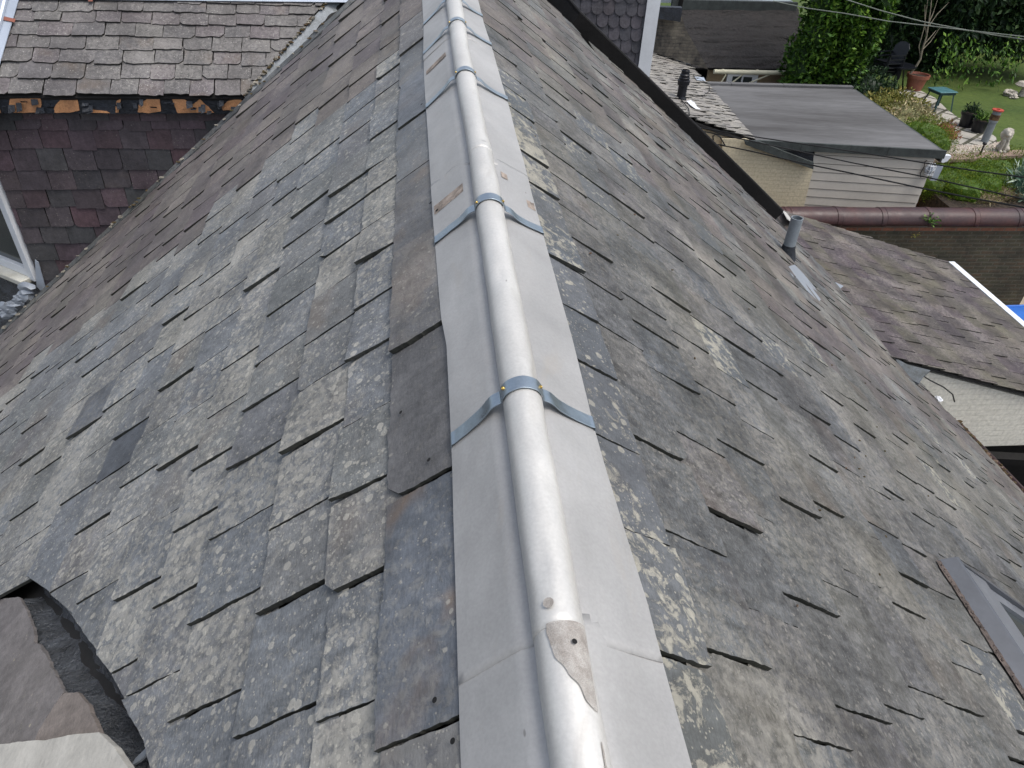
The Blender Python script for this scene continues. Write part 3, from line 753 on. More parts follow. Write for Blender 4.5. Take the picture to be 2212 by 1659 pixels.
rollgrid(sp0-.19, sp0-.095, lambda u: (46+3*mn.noise(Vector((u*5, 2, 1))), 48+7*math.sin(u*3.1)**.5*(1-u*.7)+3*mn.noise(Vector((u*9, 0, 0)))), M['scar'], 'scuff_streak')
q = MB(); a = R_(68); q.lathe(rpt(ipol(AX, sp0)+math.cos(a)*(RR+.0048), RC+math.sin(a)*(RR+.0048), sp0+.04), [(.0001, 0), (.0042, 0)], 16, sdn*math.cos(a)+upn*math.sin(a)); q.build('drill_hole', M['hole'], capp)
q = MB(); a = R_(112); q.lathe(rpt(ipol(AX, sp0+.1)+math.cos(a)*(RR+.0038), RC+math.sin(a)*(RR+.0038), sp0+.105), [(.0001, 0), (.0085, 0)], 20, sdn*math.cos(a)+upn*math.sin(a)); q.build('round_mark', M['scar'], capp)
def wingband(s0, s1, left, k0, k1, mat, seed=0):
    q = MB(); n = 14; sm = (s0+s1)/2
    for row in (0, 1): pass
    vs = []
    for i in range(n+1):
        u = k0+(k1-k0)*i/n
        for e, s_ in ((0, s0), (1, s1)):
            s2 = s_+.004*mn.noise(Vector((u*14, seed, e*5)))
            pf = cross(.0030, ipol(WL, s2), ipol(WR, s2), ipol(AX, s2), RCF(s2)); m = len(pf)
            x = 1+u*9; j = int(x); f_ = x-j; a_, b_ = (pf[j], pf[j+1]) if left else (pf[m-1-j], pf[m-2-j])
            vs.append(rpt(a_[0]+(b_[0]-a_[0])*f_, a_[1]+(b_[1]-a_[1])*f_+.0012, s2))
    q.add(vs, [(2*i, 2*i+1, 2*i+3, 2*i+2) for i in range(n)]); return q.build('sealant_band', mat, capp, True)
wingband(1.275*K, 1.345*K, True, .05, .92, M['seal'], 1)
wingband(2.93*K, 2.99*K, True, .08, .95, M['seal'], 2)
wingband(1.22*K, 1.285*K, False, .03, .28, M['seal'], 3)
wingband(1.38*K, 1.43*K, False, .78, .98, M['seal'], 4)
# nail holes in the ridge slates
q = MB()
for x, y in ((946, 1008), (965, 1524), (1005, 1612), (884, 905), (921, 237), (943, 452), (957, 468)):
    s, t = st(LF, x, y); q = MB(); q.lathe(P(LF, s, t, .030), [(.0001, 0), (.005 if y > 900 else .006, 0)], 12, LF[3]); q.build('nail_hole', M['hole'], house)
# ---- black upstand along the far verge of the right slope
q = MB(); rg = random.Random(4)
ins = [P(RF, s, t, -.03) for s, t in strip_in]; upv = (RF[3]*.9+Z*.1).normalized()
outpx = [(1150, -70), (1225, 0), (1262, 37), (1371, 145), (1487, 260), (1639, 407), (1700, 462)]
ups = []
for p, s in zip(ins, strip_in):
    ups.append(p+upv*.165)
for (p, u), (p2, u2) in zip(zip(ins, ups), zip(ins[1:], ups[1:])):
    q.prism([p, p2, u2, u], rA*.05)
o = q.build('verge_upstand', M['black'], house)
q = MB(); q.tube([p+upv*.165+rA*.02 for p in ins], .018, 8); q.build('verge_trim', M['black'], house)
# left verge: cement fillet and lead strip beyond the last slates
q = MB(); s0 = 6.74*K
n = 60; row = []
for i in range(n+1):
    t = .0+6.4*i/n; jg = .012*mn.noise(Vector((t*5, 0, 0)))
    row.append([P(LF, s0+.012, t, -.02), P(LF, s0+.014+jg*.3, t, .026), P(LF, s0+.13+jg, t, .040+jg*.5), P(LF, s0+.19+jg, t, -.05)])
vs = [p for r in row for p in r]
q.add(vs, [(i*4+j, i*4+j+1, (i+1)*4+j+1, (i+1)*4+j) for i in range(n) for j in range(3)])
q.build('verge_fillet', M['rgt'], house)
ob = bpy.data.objects['verge_fillet']; ul = ob.data.uv_layers.new(name='UVMap'); arr = []
for l in ob.data.loops: v = ob.data.vertices[l.vertex_index].co; arr += [v.y, v.z*1.5]
ul.data.foreach_set('uv', arr)
q = MB(); rg = random.Random(9)
for i in range(46):
    t = rg.uniform(1.0, 5.6); q.ball(P(LF, s0+.06+rg.uniform(-.03, .08), t, .042), rg.uniform(.01, .03), rg.uniform(.01, .035), .006, 1, .5, i, 0 if rg.random() < .6 else 1)
q.build('mortar_crumbs', [M['mortar'], M['moss']], house)['kind'] = 'stuff'
# ---- brown gutter and lead at the foot of the right slope
g0 = P(RF, *near_edge[0], 0); g1 = P(RF, *near_edge[1], 0); gd = (g1-g0).normalized()
gp = [onp(x, y, g0+Vector((.0, 0, -.03)), Vector((.02, 0, 1)).normalized()) for x, y in ((1969, 806), (1990, 828), (2052, 889), (2137, 978), (2212, 1058), (2330, 1190))]
gp = []
for (x, y), (x2_, y2_) in zip(((1966, 800), (1990, 828), (2052, 889), (2137, 978), (2216, 1062), (2330, 1190)), [(0, 0)]*6):
    a_, b_ = near_edge[0], near_edge[1]
    gp.append(onp(x, y, RF[0], RF[3])+Vector((.05, 0, -.06)))
q = MB(); vs = []; n = len(gp)
for i, p in enumerate(gp):
    t = (gp[min(i+1, n-1)]-gp[max(i-1, 0)]).normalized(); a = t.cross(Z).normalized(); a = a if a.x > 0 else -a
    b = a.cross(t); b = b if b.z > 0 else -b
    for k in range(9):
        an = math.pi*(1+k/8); vs.append(p+a*math.cos(an)*.062+b*math.sin(an)*.062)
q.add(vs, [(i*9+k, i*9+k+1, (i+1)*9+k+1, (i+1)*9+k) for i in range(n-1) for k in range(8)])
gut = q.build('gutter', M['brown_g'], house, True); md = gut.modifiers.new('t', 'SOLIDIFY'); md.thickness = .006
tag(gut, 'rusty brown gutter filled with moss and leaves')
q = MB(); rg = random.Random(3)
for i in range(120):
    k = rg.random()*(n-2); j = int(k); p = gp[j].lerp(gp[j+1], k-j)
    q.ball(p+Vector((rg.uniform(-.06, .0), 0, rg.uniform(-.01, .03))), rg.uniform(.012, .035), rg.uniform(.012, .035), .012, 1, .6, i, rg.choice((0, 1)))
q.build('gutter_litter', [M['moss'], M['debris']], gut)['kind'] = 'stuff'
# white lump in gutter, silver flashing pieces
def rpoly(pxs, h, th, mat, name, parent, fr=None):
    fr = fr or RF; q = MB(); q.prism([onp(x, y, fr[0]+fr[3]*h, fr[3]) for x, y in pxs], fr[3]*th); return q.build(name, mat, parent)
rpoly([(1698, 578), (1716, 572), (1735, 592), (1760, 622), (1772, 648), (1768, 652), (1742, 628), (1716, 604)], .018, .004, M['lead'], 'flashing_offcut', house)
q = MB(); q.ball(P(RF, *st(RF, 2018, 868), .05), .03, .05, .02, 2, .5, 3); q.build('sealant_lump', M['white'], gut)
# moss and grit scattered in the joints near the camera
q = MB(); rg = random.Random(21)
for i in range(50):
    s = rg.uniform(-1.0, 2.6); t = rg.uniform(.1, 3.2)
    q.ball(P(RF, s, t, .02), rg.uniform(.003, .007), rg.uniform(.003, .007), .003, 1, .5, i, 0 if rg.random() < .7 else 1)
o = q.build('moss_crumbs', [M['moss'], M['debris']], house); o['kind'] = 'stuff'
# ---- roof window at the lower right
s_a, t_a = st(RF, 2021, 1226)
def sth(x, y, h):
    p = onp(x, y, RF[0]+RF[3]*h, RF[3])-RF[0]; return (p.dot(rA), p.dot(RF[2]))
M['rwm'] = plain('dark_grey_coated_metal', (.085, .092, .105), .42, .2, .10, 2.5, .15, spec=.5)
M['rwl'] = plain('grey_sash_metal', (.20, .215, .24), .35, .3, .06, 2.5, .1, spec=.5)
sB_, tB_ = sth(2064, 1193, .085); sC_, tC_ = sth(2096, 1209, .075)
botw = s_a-1.3; topw = (s_a+sB_)/2
def wprof(q, prof, s0, s1, mi=0):
    n = len(prof); vs = [P(RF, s, t, h) for s in (s0, s1) for t, h in prof]
    q.add(vs, [(i, (i+1) % n, n+(i+1) % n, n+i) for i in range(n)]+[tuple(range(n))[::-1], tuple(range(n, 2*n))], mi)
q = MB(); wprof(q, [(t_a, .004), (t_a, .024), (tB_-.012, .078), (tB_, .085), (tB_+.010, .080), (tB_+.016, .045), (tB_+.016, .004)], botw, topw)
rwo = q.build('roof_window', M['rwm'], house); tag(rwo, 'dark grey metal framed roof window in the right slope')
q = MB(); wprof(q, [(tB_+.018, .004), (tB_+.018, .060), (tB_+.028, .072), (tC_+.035, .070), (tC_+.045, .055), (tC_+.045, .004)], botw, topw-.015)
wprof(q, [(tC_+.045, .004), (tC_+.045, .055), (tC_+1.0, .055), (tC_+1.0, .004)], topw-.075, topw-.017)
q.build('sash', M['rwl'], rwo)
q = MB(); wprof(q, [(tC_+.047, .030), (tC_+.047, .040), (tC_+1.0, .040), (tC_+1.0, .030)], botw, topw-.077); q.build('pane', M['glass'], rwo)
q = MB(); wprof(q, [(tB_+.0, .004), (tB_+.0, .078), (tC_+1.05, .062), (tC_+1.05, .004)], topw-.014, topw+.004); wprof(q, [(tC_+1.0, .004), (tC_+1.0, .06), (tC_+1.08, .06), (tC_+1.08, .004)], botw, topw-.014)
q.build('frame', M['rwm'], rwo)
q = MB(); rg = random.Random(12); n = 90; vs = []
for i in range(n+1):
    s = topw-.01-1.2*i/n; wd_ = .02+.022*(.5+mn.noise(Vector((s*9, 0, 3))))+.01*mn.noise(Vector((s*40, 0, 1)))
    for t, h in ((t_a-wd_, .0225), (t_a-.012, .0255+.002*rg.random()), (t_a+.010, .030+.003*rg.random())): vs.append(P(RF, s, t, h))
q.add(vs, [(i*3+j, i*3+j+1, (i+1)*3+j+1, (i+1)*3+j) for i in range(n) for j in range(2)])
for i in range(120):
    q.ball(P(RF, topw-rg.random()*1.2, t_a-.012+rg.gauss(0, .012), .029), rg.uniform(.002, .006), rg.uniform(.002, .005), .003, 1, .5, i, 0)
q.build('grit_line', [M['dirt'], M['debris']], house)['kind'] = 'stuff'
# ================================================================== SLATED EXTENSION (lower roof on the right)
def vpdir(x, y): return ray(x, y).normalized()
Ae = onp(1925, 775, RF[0], RF[3])
D2 = vpdir(6780, 2055)
E2 = ray(2048, 571).cross(ray(2212, 714)).cross(D2).normalized(); E2 = E2 if E2.y > 0 else -E2
N2 = E2.cross(D2).normalized(); N2 = N2 if N2.z > 0 else -N2
XF = (Ae, E2, D2, N2)
ext = empty('rear_extension', Vector((5, 8, -6)), 'low extension with a mossy purple slate roof and a white painted brick gable', 'extension')
v0, v1 = st(XF, 1932, 775), st(XF, 2212, 849); w0, w1 = st(XF, 1730, 469), st(XF, 2048, 571)
s_lo = v0[0]; s_hi = w0[0]; t_ev = w1[1]
tX = []; t = -1.2
while t < t_ev-.06: tX.append(t); t += .235
tX.append(t_ev)
def clips_x(cs, ct, Pl):
    # lower verge sags a little to the left
    a = (s_lo+.0, v0[1]); b = (v1[0], v1[1]); d = (b[0]-a[0], b[1]-a[1]); n = (-d[1], d[0])
    if n[0] < 0: n = (-n[0], -n[1])
    return [(a, n)] if cs < s_lo+.5 else []
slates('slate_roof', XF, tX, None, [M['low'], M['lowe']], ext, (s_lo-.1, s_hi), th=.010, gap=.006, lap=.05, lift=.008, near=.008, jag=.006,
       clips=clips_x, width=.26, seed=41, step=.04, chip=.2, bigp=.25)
mb = MB(); mb.prism([P(XF, s, t, -.008) for s, t in ((s_lo+.01, -1.2), (s_hi-.01, -1.2), (s_hi-.01, t_ev-.02), (s_lo+.01, t_ev-.02))], N2*-.025); mb.build('roof_deck', M['under'], ext)
q = MB()
e0 = P(XF, s_lo-.05, t_ev+.03, .0); e1 = P(XF, s_hi, t_ev+.03, .0)
q.prism([e0, e1, e1+D2*.0+Vector((.09, .01, 0)), e0+Vector((.09, .01, 0))], Z*.03); q.prism([e0+Z*-.07, e1+Z*-.07, e1+Z*-.001, e0+Z*-.001], Vector((.02, 0, 0)))
o = q.build('gutter', M['pvc'], ext); tag(o, 'thin white gutter along the right edge')
# gable wall facing the camera, its eave wall
wy = E2*.05
ga = P(XF, s_lo, v0[1]-.25, -.07)+wy; gb = P(XF, s_lo+(v1[0]-v0[0])*1.0, t_ev-.1, -.07)+wy
zb = onp(2140, 962, ga, E2).z
mb = MB(); mb.prism([ga, gb, Vector((gb.x, gb.y, zb)), Vector((ga.x, ga.y, zb))], Vector((0, .2, 0)))
o = mb.build('wall', M['palebrick'], ext); uvobj(o, (1, 0, 0), Z)
mb = MB()
yy = ga.y
mb.box((ga.x+.3, yy+.02, zb-.09), (gb.x-ga.x-.3, 0, 0), (0, .12, 0), (0, 0, .087)); mb.build('lintel', M['black'], ext)
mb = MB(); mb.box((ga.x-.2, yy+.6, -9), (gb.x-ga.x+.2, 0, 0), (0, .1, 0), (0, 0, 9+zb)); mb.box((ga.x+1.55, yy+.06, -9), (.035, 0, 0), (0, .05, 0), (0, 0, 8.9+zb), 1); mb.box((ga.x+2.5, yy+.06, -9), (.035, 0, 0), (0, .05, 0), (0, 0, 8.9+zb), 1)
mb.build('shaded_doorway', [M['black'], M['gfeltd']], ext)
mb = MB(); ew = P(XF, s_lo, t_ev-.1, -.1); eh = P(XF, s_hi-.1, t_ev-.1, -.1)
mb.prism([Vector((ew.x-.2, ew.y+.3, -9)), Vector((eh.x-.2, eh.y, -9)), Vector((eh.x-.2, eh.y, eh.z)), Vector((ew.x-.2, ew.y+.3, ew.z))], Vector((.15, 0, 0)))
o = mb.build('wall', M['palebrick'], ext); uvobj(o, (0, 1, 0), Z)
# lead valley end and the loose black cable
q = MB(); lp = [onp(x, y, Ae-Vector((0, 0, .06)), Vector((-.3, -.25, 1)).normalized()) for x, y in ((1928, 770), (1960, 787), (2010, 800), (1996, 812), (1985, 828), (1972, 822), (1950, 795))]
q.prism(lp, Z*-.02); M['vl2'] = plain('dull_valley_lead', (.16, .18, .20), .7, 0, .35, 8, .6, col2=(.06, .065, .06)); q.build('valley_lead', M['vl2'], ext)
q = MB(); cpx = [(1975, 800), (2010, 822), (2038, 836), (2058, 852), (2062, 868)]
q.tube([ony(x, y, g0.y-.25+.02*i) for i, (x, y) in enumerate(cpx)], .007, 6); o = q.build('loose_cable', M['cable'])
tag(o, 'short black cable looping out over the rusty gutter by the white wall', 'cable')
# grey stub pipe
pb = P(RF, *st(RF, 1703, 543), 0)
q = MB(); tp = [(1702, 540), (1713, 470)]
base = onp(1703, 536, RF[0]+RF[3]*.06, RF[3]); top = ony(1713, 470, base.y+.0); top.x = base.x+.02
ptop = Vector((base.x, base.y, top.z))
sp = empty('stub_pipe', base, 'short grey plastic pipe standing open on the roof above the mossy extension', 'pipe')
q.lathe(base, [(.054, -.3), (.054, ptop.z-base.z), (.046, ptop.z-base.z), (.046, .05), (.0001, .05)], 24); q.build('pipe', M['grey_p'], sp, True)
q = MB(); q.lathe(base, [(.095, -.10), (.062, .0), (.057, .03), (.055, .035)], 24); q.build('collar', M['torn'], sp, True)
rpoly([(1688, 452), (1700, 462), (1740, 480), (1745, 487), (1722, 490), (1700, 474)], .03, .006, M['roll'], 'flashing_offcut', house)
q = MB(); q.prism([onp(x, y, Ae+N2*.035, N2) for x, y in ((1712, 548), (1730, 566), (1790, 604), (1822, 618), (1808, 630), (1780, 622), (1735, 590), (1715, 565))], N2*.004); q.build('lead_patch', M['lead'], ext)
# ================================================================== NEIGHBOUR ON THE LEFT
hh = ray(13170, 282); hh = Vector((hh.x, hh.y, 0)).normalized()          # runs to the right and away
nb = empty('dormer_house', Vector((-4, 7, -3)), 'neighbouring house on the left with purple slate cheek, torn orange fascia and lapped slate roof', 'house')
Wp = P(LF, 6.95*K, st(LF, 531, 240)[1], 0)+Vector((0, .32, 0))
wn = hh.cross(Z); wn = wn if wn.y < 0 else -wn
def onw(x, y, off=0): return onp(x, y, Wp+wn*off, wn)
cp = onw(78, 600)                                                    # corner post foot
zt = onw(300, 246).z
tw0 = 0
O_ = Vector((cp.x, cp.y, zt))
rows = [246, 258, 279, 320, 364, 405, 445, 485, 520, 556, 600, 640]
rowt = [zt-onw(300, y).z for y in rows]
WF = (O_, hh, -Z, wn)
wlen = (Vector((P(LF, 6.95*K, .3).x, 0, 0))-Vector((cp.x, 0, 0))).length+.6
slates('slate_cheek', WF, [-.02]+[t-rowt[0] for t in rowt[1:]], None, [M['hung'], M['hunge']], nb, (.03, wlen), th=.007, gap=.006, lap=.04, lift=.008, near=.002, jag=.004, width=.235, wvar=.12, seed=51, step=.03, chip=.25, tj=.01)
q = MB(); q.prism([O_+hh*0-wn*.02+Z*.0, O_+hh*wlen-wn*.02, O_+hh*wlen-wn*.02-Z*5, O_-wn*.02-Z*5], -wn*.1); q.build('wall', M['under'], nb)
# fascia
fz0 = onw(300, 246, .10).z; fz1 = onw(300, 211, .10).z
flen = wlen; FO = Vector((O_.x, O_.y, 0))+wn*.02-hh*1.6
q = MB(); q.prism([FO+Z*fz0, FO+hh*(flen+1.5)+Z*fz0, FO+hh*(flen+1.5)+Z*fz1, FO+Z*fz1], wn*.08)
q.build('fascia', M['torn'], nb)
def fpt(x, y, off=.104): return onp(x, y, Wp+wn*off, wn)
fpanels = [[(22, 213), (88, 211), (90, 226), (86, 243), (30, 243), (20, 232)], [(117, 232), (130, 216), (168, 216), (172, 238), (150, 243), (118, 243)], [(188, 236), (230, 240), (238, 244), (190, 243)],
           [(252, 218), (262, 213), (258, 228), (256, 243), (250, 243)], [(300, 226), (318, 213), (345, 212), (348, 240), (322, 244), (298, 242)], [(372, 213), (398, 214), (416, 226), (432, 214), (462, 243), (384, 244), (378, 230)],
           [(478, 232), (492, 218), (520, 213), (530, 226), (524, 236), (482, 238)], [(-60, 213), (-8, 213), (2, 243), (-60, 243)]]
for i, fp in enumerate(fpanels):
    q = MB(); pts = []
    for a, b in zip(fp, fp[1:]+fp[:1]):
        for k in range(5):
            u = k/5; pts.append((a[0]+(b[0]-a[0])*u+1.6*mn.noise(Vector((a[0]+u*9, i, 0))), a[1]+(b[1]-a[1])*u+1.2*mn.noise(Vector((a[1]+u*9, i, 5)))))
    q.prism([fpt(x, y) for x, y in pts], wn*.006); q.build('bare_ply', M['orange'], nb)
q = MB(); rg = random.Random(5)
for i in range(34):
    x = rg.uniform(0, 525); y = rg.uniform(214, 240); c = fpt(x, y, .118); a = hh*rg.uniform(.02, .06); b = Z*rg.uniform(-.07, .03)+wn*rg.uniform(.01, .05)
    q.prism([c, c+a, c+a+b*.8, c+b], wn*.003)
q.build('torn_felt', M['torn'], nb)['kind'] = 'stuff'
# upper roof
ev = onw(300, 209, .13); al = R_(38)
up_ = (-wn*math.cos(al)+Z*math.sin(al)).normalized(); un = hh.cross(up_); un = un if un.z > 0 else -un
UF = (ev, hh, -up_, un)
rws = [-10, 8, 30, 54, 83, 111, 141, 174, 209]
tU = [st(UF, 300, y)[1] for y in rws]
va = st(UF, 527, 211); vb = st(UF, 710, 0); ha = st(UF, 42, 8); hb = st(UF, -4, 175)
def clips_u(cs, ct, Pl):
    out = []
    for a, b, sg in ((va, vb, -1), (ha, hb, 1)):
        d = (b[0]-a[0], b[1]-a[1]); n = (-d[1], d[0])
        if n[0]*sg < 0: n = (-n[0], -n[1])
        out.append((a, n))
    return out
sr = (st(UF, -80, 400)[0], st(UF, 760, 0)[0])
slates('slate_roof', UF, tU, None, [M['upr'], M['upre']], nb, sr, th=.010, gap=.007, lap=.05, lift=.010, near=.004, jag=.008, clips=clips_u, width=.245, wvar=.2, seed=61, step=.03, chip=.35, tj=.012)
q = MB(); q.prism([P(UF, sr[0]-2, t_, -.02) if 0 else P(UF, s_, t_, -.02) for s_, t_ in ((sr[0], tU[0]), (sr[1], tU[0]), (va[0]+.1, 0), (sr[0], 0))], un*-.05); q.build('roof_deck', M['under'], nb)
q = MB(); tp0 = P(UF, sr[0]-.5, st(UF, 300, 12)[1], .035); tp1 = P(UF, sr[1]+1, st(UF, 600, 6)[1], .035)
q.prism([tp0, tp1, tp1+up_*.35, tp0+up_*.35], un*.006); q.build('ridge_flashing', M['leadp'], nb)
q = MB(); q.prism([P(UF, *st(UF, x, y), .032) for x, y in ((-90, -40), (62, -40), (46, 4), (-4, 175), (-60, 330), (-200, 330))], un*.008); o = q.build('hip_flashing', M['leadp'], nb); tag(o, 'pale blue lead sheet along the hip')
q = MB(); q.tube([P(UF, *st(UF, x, y), .05) for x, y in ((24, -20), (4, 60), (-40, 200))], .03, 10); q.build('hip_roll', M['leadp'], nb, True)
for px in ([(-10, 44), (0, 49), (38, 57), (40, 50), (5, 42)], [(197, -6), (208, -6), (205, 12), (196, 12)], [(626, -6), (637, -6), (640, 5), (628, 5)], [(872, -6), (884, -6), (882, 8), (874, 8)]):
    q = MB(); q.prism([P(UF, *st(UF, x, y), .046) for x, y in px], un*.004); q.build('copper_clip', M['terr'], nb)
# valley lead, mortar fillet
q = MB(); n = 40; vs = []
for i in range(n+1):
    k = i/n; x = 531+(718-531)*k; y = 211+(0-211)*k; w_ = 18+30*k
    for j, dx in enumerate((-4, w_*.35, w_*.8, w_*1.6)):
        s_, t_ = st(UF, x+dx, y+dx*.25); vs.append(P(UF, s_, t_, [.012, -.02, -.03, .02][j]+.008*mn.noise(Vector((i*.5, j, 0)))))
q.add(vs, [(i*4+j, i*4+j+1, (i+1)*4+j+1, (i+1)*4+j) for i in range(n) for j in range(3)])
M['vl'] = plain('mottled_old_lead', (.34, .37, .40), .75, 0, .3, 9, .5, col2=(.18, .19, .19)); q.build('valley_lead', M['vl'], nb, True)
q = MB(); rg = random.Random(6)
for i in range(70):
    k = rg.random(); x = 525+(712-525)*k+rg.uniform(-1, 3); y = 211-211*k
    q.ball(P(UF, *st(UF, x, y), .02), rg.uniform(.01, .028), rg.uniform(.01, .03), .010, 1, .6, i, rg.choice((0, 0, 1)))
q.build('valley_mortar', [M['mortar'], M['moss']], nb)['kind'] = 'stuff'
# corner window of the dormer
wd = (ray(-2450, -300)); wd = Vector((wd.x, wd.y, 0)).normalized()     # runs left and away
wn2 = wd.cross(Z); wn2 = wn2 if wn2.dot(cp) < 0 else -wn2
cz = onw(75, 606).z
zf = zt
def wbox(q, a, b, z0, z1, d0, d1, mi=0):
    o_ = Vector((cp.x, cp.y, z0))+wd*a+wn2*d0; q.box(o_, wd*(b-a), wn2*(d1-d0), Z*(z1-z0), mi)
q = MB(); wbox(q, -.01, .085, cz, zf, -.06, .03); wbox(q, .085, 1.6, cz+.03, cz+.12, -.06, .025); wbox(q, .085, 1.6, zf-.12, zf, -.06, .025); wbox(q, 1.52, 1.6, cz+.12, zf-.12, -.06, .025)
wf_ = q.build('window', M['white'], nb); bv = wf_.modifiers.new('b', 'BEVEL'); bv.width = .006; bv.segments = 2
q = MB(); wbox(q, .085, 1.52, cz+.12, zf-.12, -.03, -.022); q.build('pane', M['glass'], wf_)
q = MB(); wbox(q, .06, 1.65, cz-.03, cz+.027, -.06, .13); o = q.build('sill', M['whited'], wf_); bv = o.modifiers.new('b', 'BEVEL'); bv.width = .006
q = MB(); wbox(q, -.06, 1.7, cz-1.6, cz-.033, -.12, -.02); q.build('apron', M['bitum'], nb)
q = MB(); q.prism([onw(x, y, .03) for x, y in ((76, 560), (84, 566), (95, 605), (100, 625), (90, 628), (80, 618))], wn*.01); q.build('corner_lead', M['leadp'], nb)
q = MB(); rg = random.Random(2)
for i in range(14):
    x = rg.uniform(-20, 60); y = 690-(x)*.9+rg.uniform(-22, 2); q.ball(onw(x, y, .12), rg.uniform(.05, .1), .04, rg.uniform(.03, .06), 2, .5, i)
q.build('crumpled_lead', M['lead'], nb, True)
# ================================================================== GABLED HOUSE with fish scale slates
YG = 10.2
gh = empty('gabled_house', Vector((2.5, 10.5, -6)), 'house with dark fish scale slate hanging and a white corner board behind the black upstand', 'house')
g_tl = ony(1190, -60, YG); g_br = ony(1379, 160, YG)
zT = g_tl.z; xR = ony(1390, 60, YG).x
GF = (Vector((g_tl.x, YG, zT)), Vector((1, 0, 0)), -Z, Vector((0, -1, 0)))
W_ = xR-g_tl.x
rowsz = [0]
while rowsz[-1] < 3.0: rowsz.append(rowsz[-1]+.145)
slates('slate_hanging', GF, rowsz, None, [M['fish'], M['fishe']], gh, (0, W_), th=.010, gap=.008, lap=.12, lift=.020, near=.003, jag=.0015, width=.145, wvar=.02, shape='round', seed=71, step=.05, chip=0, tj=.003)
q = MB(); q.box((g_tl.x, YG+.01, zT-4.5), (W_, 0, 0), (0, .2, 0), (0, 0, 4.5)); q.build('wall', M['under'], gh)
q = MB(); q.box((xR-.005, YG-.06, zT-4.5), (.165, 0, 0), (0, .12, 0), (0, 0, 4.6)); q.build('corner_board', M['white'], gh)
q = MB(); q.box((xR+.02, YG+.07, zT-4.5), (.12, 0, 0), (0, 3, 0), (0, 0, 4.6)); o = q.build('side_wall', M['char'], gh); uvobj(o, (0, 1, 0), Z)
# ================================================================== COTTAGE ROOF with black flue, tan wall
zg = -4.3
ca, cb = onz(1521, 180, zg), onz(1618, 292, zg)
E3 = (ca-cb).normalized(); D3 = ray(1488, 255).cross(ray(1618, 299)).cross(E3).normalized(); D3 = D3 if D3.z < 0 else -D3
N3 = E3.cross(D3).normalized(); N3 = N3 if N3.z > 0 else -N3
CF = (cb, E3, D3, N3)
cot = empty('slated_cottage', Vector((3, 14, -6)), 'cottage with pale worn slate roof and tan brick wall, beside the grey felt roof', 'house')
sB = st(CF, 1488, 255)[0]; tl = st(CF, 1395, 87); tr2 = st(CF, 1563, 169)
tlft = st(CF, 1380, 150)[1]
nrow = int((0-tlft+1.2)/.19); tC = [.0-.19*i for i in range(nrow, -1, -1)]
# lower extension of the slope that tucks under the felt upstand
def clips_c(cs, ct, Pl):
    a, b = tl, tr2; d = (b[0]-a[0], b[1]-a[1]); n = (-d[1], d[0])
    if n[0] > 0: n = (-n[0], -n[1])
    return [(a, n)]
tC[-1] = .03
def clips_c2(cs, ct, Pl):
    o_ = clips_c(cs, ct, Pl)
    # garage felt meets the slates along t=0 for s below the back of the garage
    return o_
sBack = st(CF, 1508, 166)[0]
slates('slate_roof', CF, tC, None, [M['far'], M['fare']], cot, (sB, tl[0]+1.0), th=.012, gap=.012, lap=.05, lift=.018, near=.020, jag=.008, clips=clips_c2, width=.21, seed=81, step=.05, chip=.2, bigp=.5)
q = MB(); q.prism([P(CF, s, t, -.04) for s, t in ((sB, tC[0]), (tl[0]+1, tC[0]), (tl[0]+1, .02), (sB, .02))], N3*-.05); q.build('roof_deck', M['under'], cot)
wa = P(CF, sB, st(CF, 1400, 220)[1], -.1)+E3*.05; wb = P(CF, sB, .3, -.1)+E3*.05
q = MB(); q.prism([wa, wb, Vector((wb.x+2.2, wb.y, wb.z-1.2)), Vector((wb.x+2.2, wb.y, -9)), Vector((wa.x, wa.y, -9))], Vector((0, .2, 0)))
o = q.build('wall', M['tanbrick'], cot); uvobj(o, (1, 0, 0), Z); walltan = o
fb = P(CF, *st(CF, 1470, 217), 0)
dep = (fb.dot(F)); k_ = dep/FPX
fl = empty('flue_pipe', fb, 'black flue pipe with ringed collar standing on the pale slate roof', 'flue')
h1 = (ony(1487, 152, fb.y).z-fb.z)
q = MB(); q.lathe(fb-Z*.1, [(.11, 0), (.11, .14), (.092, .17), (.088, .2), (.088, .1+h1*.55), (.0001, .1+h1*.55)], 24); q.build('pipe', M['blackp'], fl, True)
q = MB(); b0 = .52*h1; q.lathe(fb, [(.09, b0), (.115, b0+.01), (.12, b0+.09), (.10, b0+.10), (.105, b0+.14), (.09, b0+.15), (.095, b0+.19), (.078, b0+.21), (.08, b0+.26), (.065, b0+.28), (.065, h1*.84), (.08, h1*.86), (.08, h1), (.07, h1), (.07, h1-.06), (.0001, h1-.06)], 24); q.build('cowl', M['blackp'], fl, True)
q = MB(); q.prism([P(CF, *st(CF, x, y), .05) for x, y in ((1480, 224), (1490, 222), (1497, 226), (1503, 236), (1511, 242), (1500, 241), (1489, 233))], N3*.004); q.build('white_patch', M['white'], cot)
q = MB(); q.prism([P(CF, *st(CF, x, y), .05) for x, y in ((1498, 170), (1518, 172), (1522, 180), (1503, 178))], N3*.004); q.build('lead_scrap', M['leadp'], cot)
q = MB(); q.tube([P(CF, *st(CF, x, y), .05) for x, y in ((1495, 168), (1515, 178), (1530, 190), (1530, 202), (1515, 213), (1478, 212), (1470, 222), (1485, 240), (1487, 255))], .009, 6); o = q.build('aerial_cable', M['cable']); tag(o, 'thin black cable curling over the pale slate roof beside the flue', 'cable')
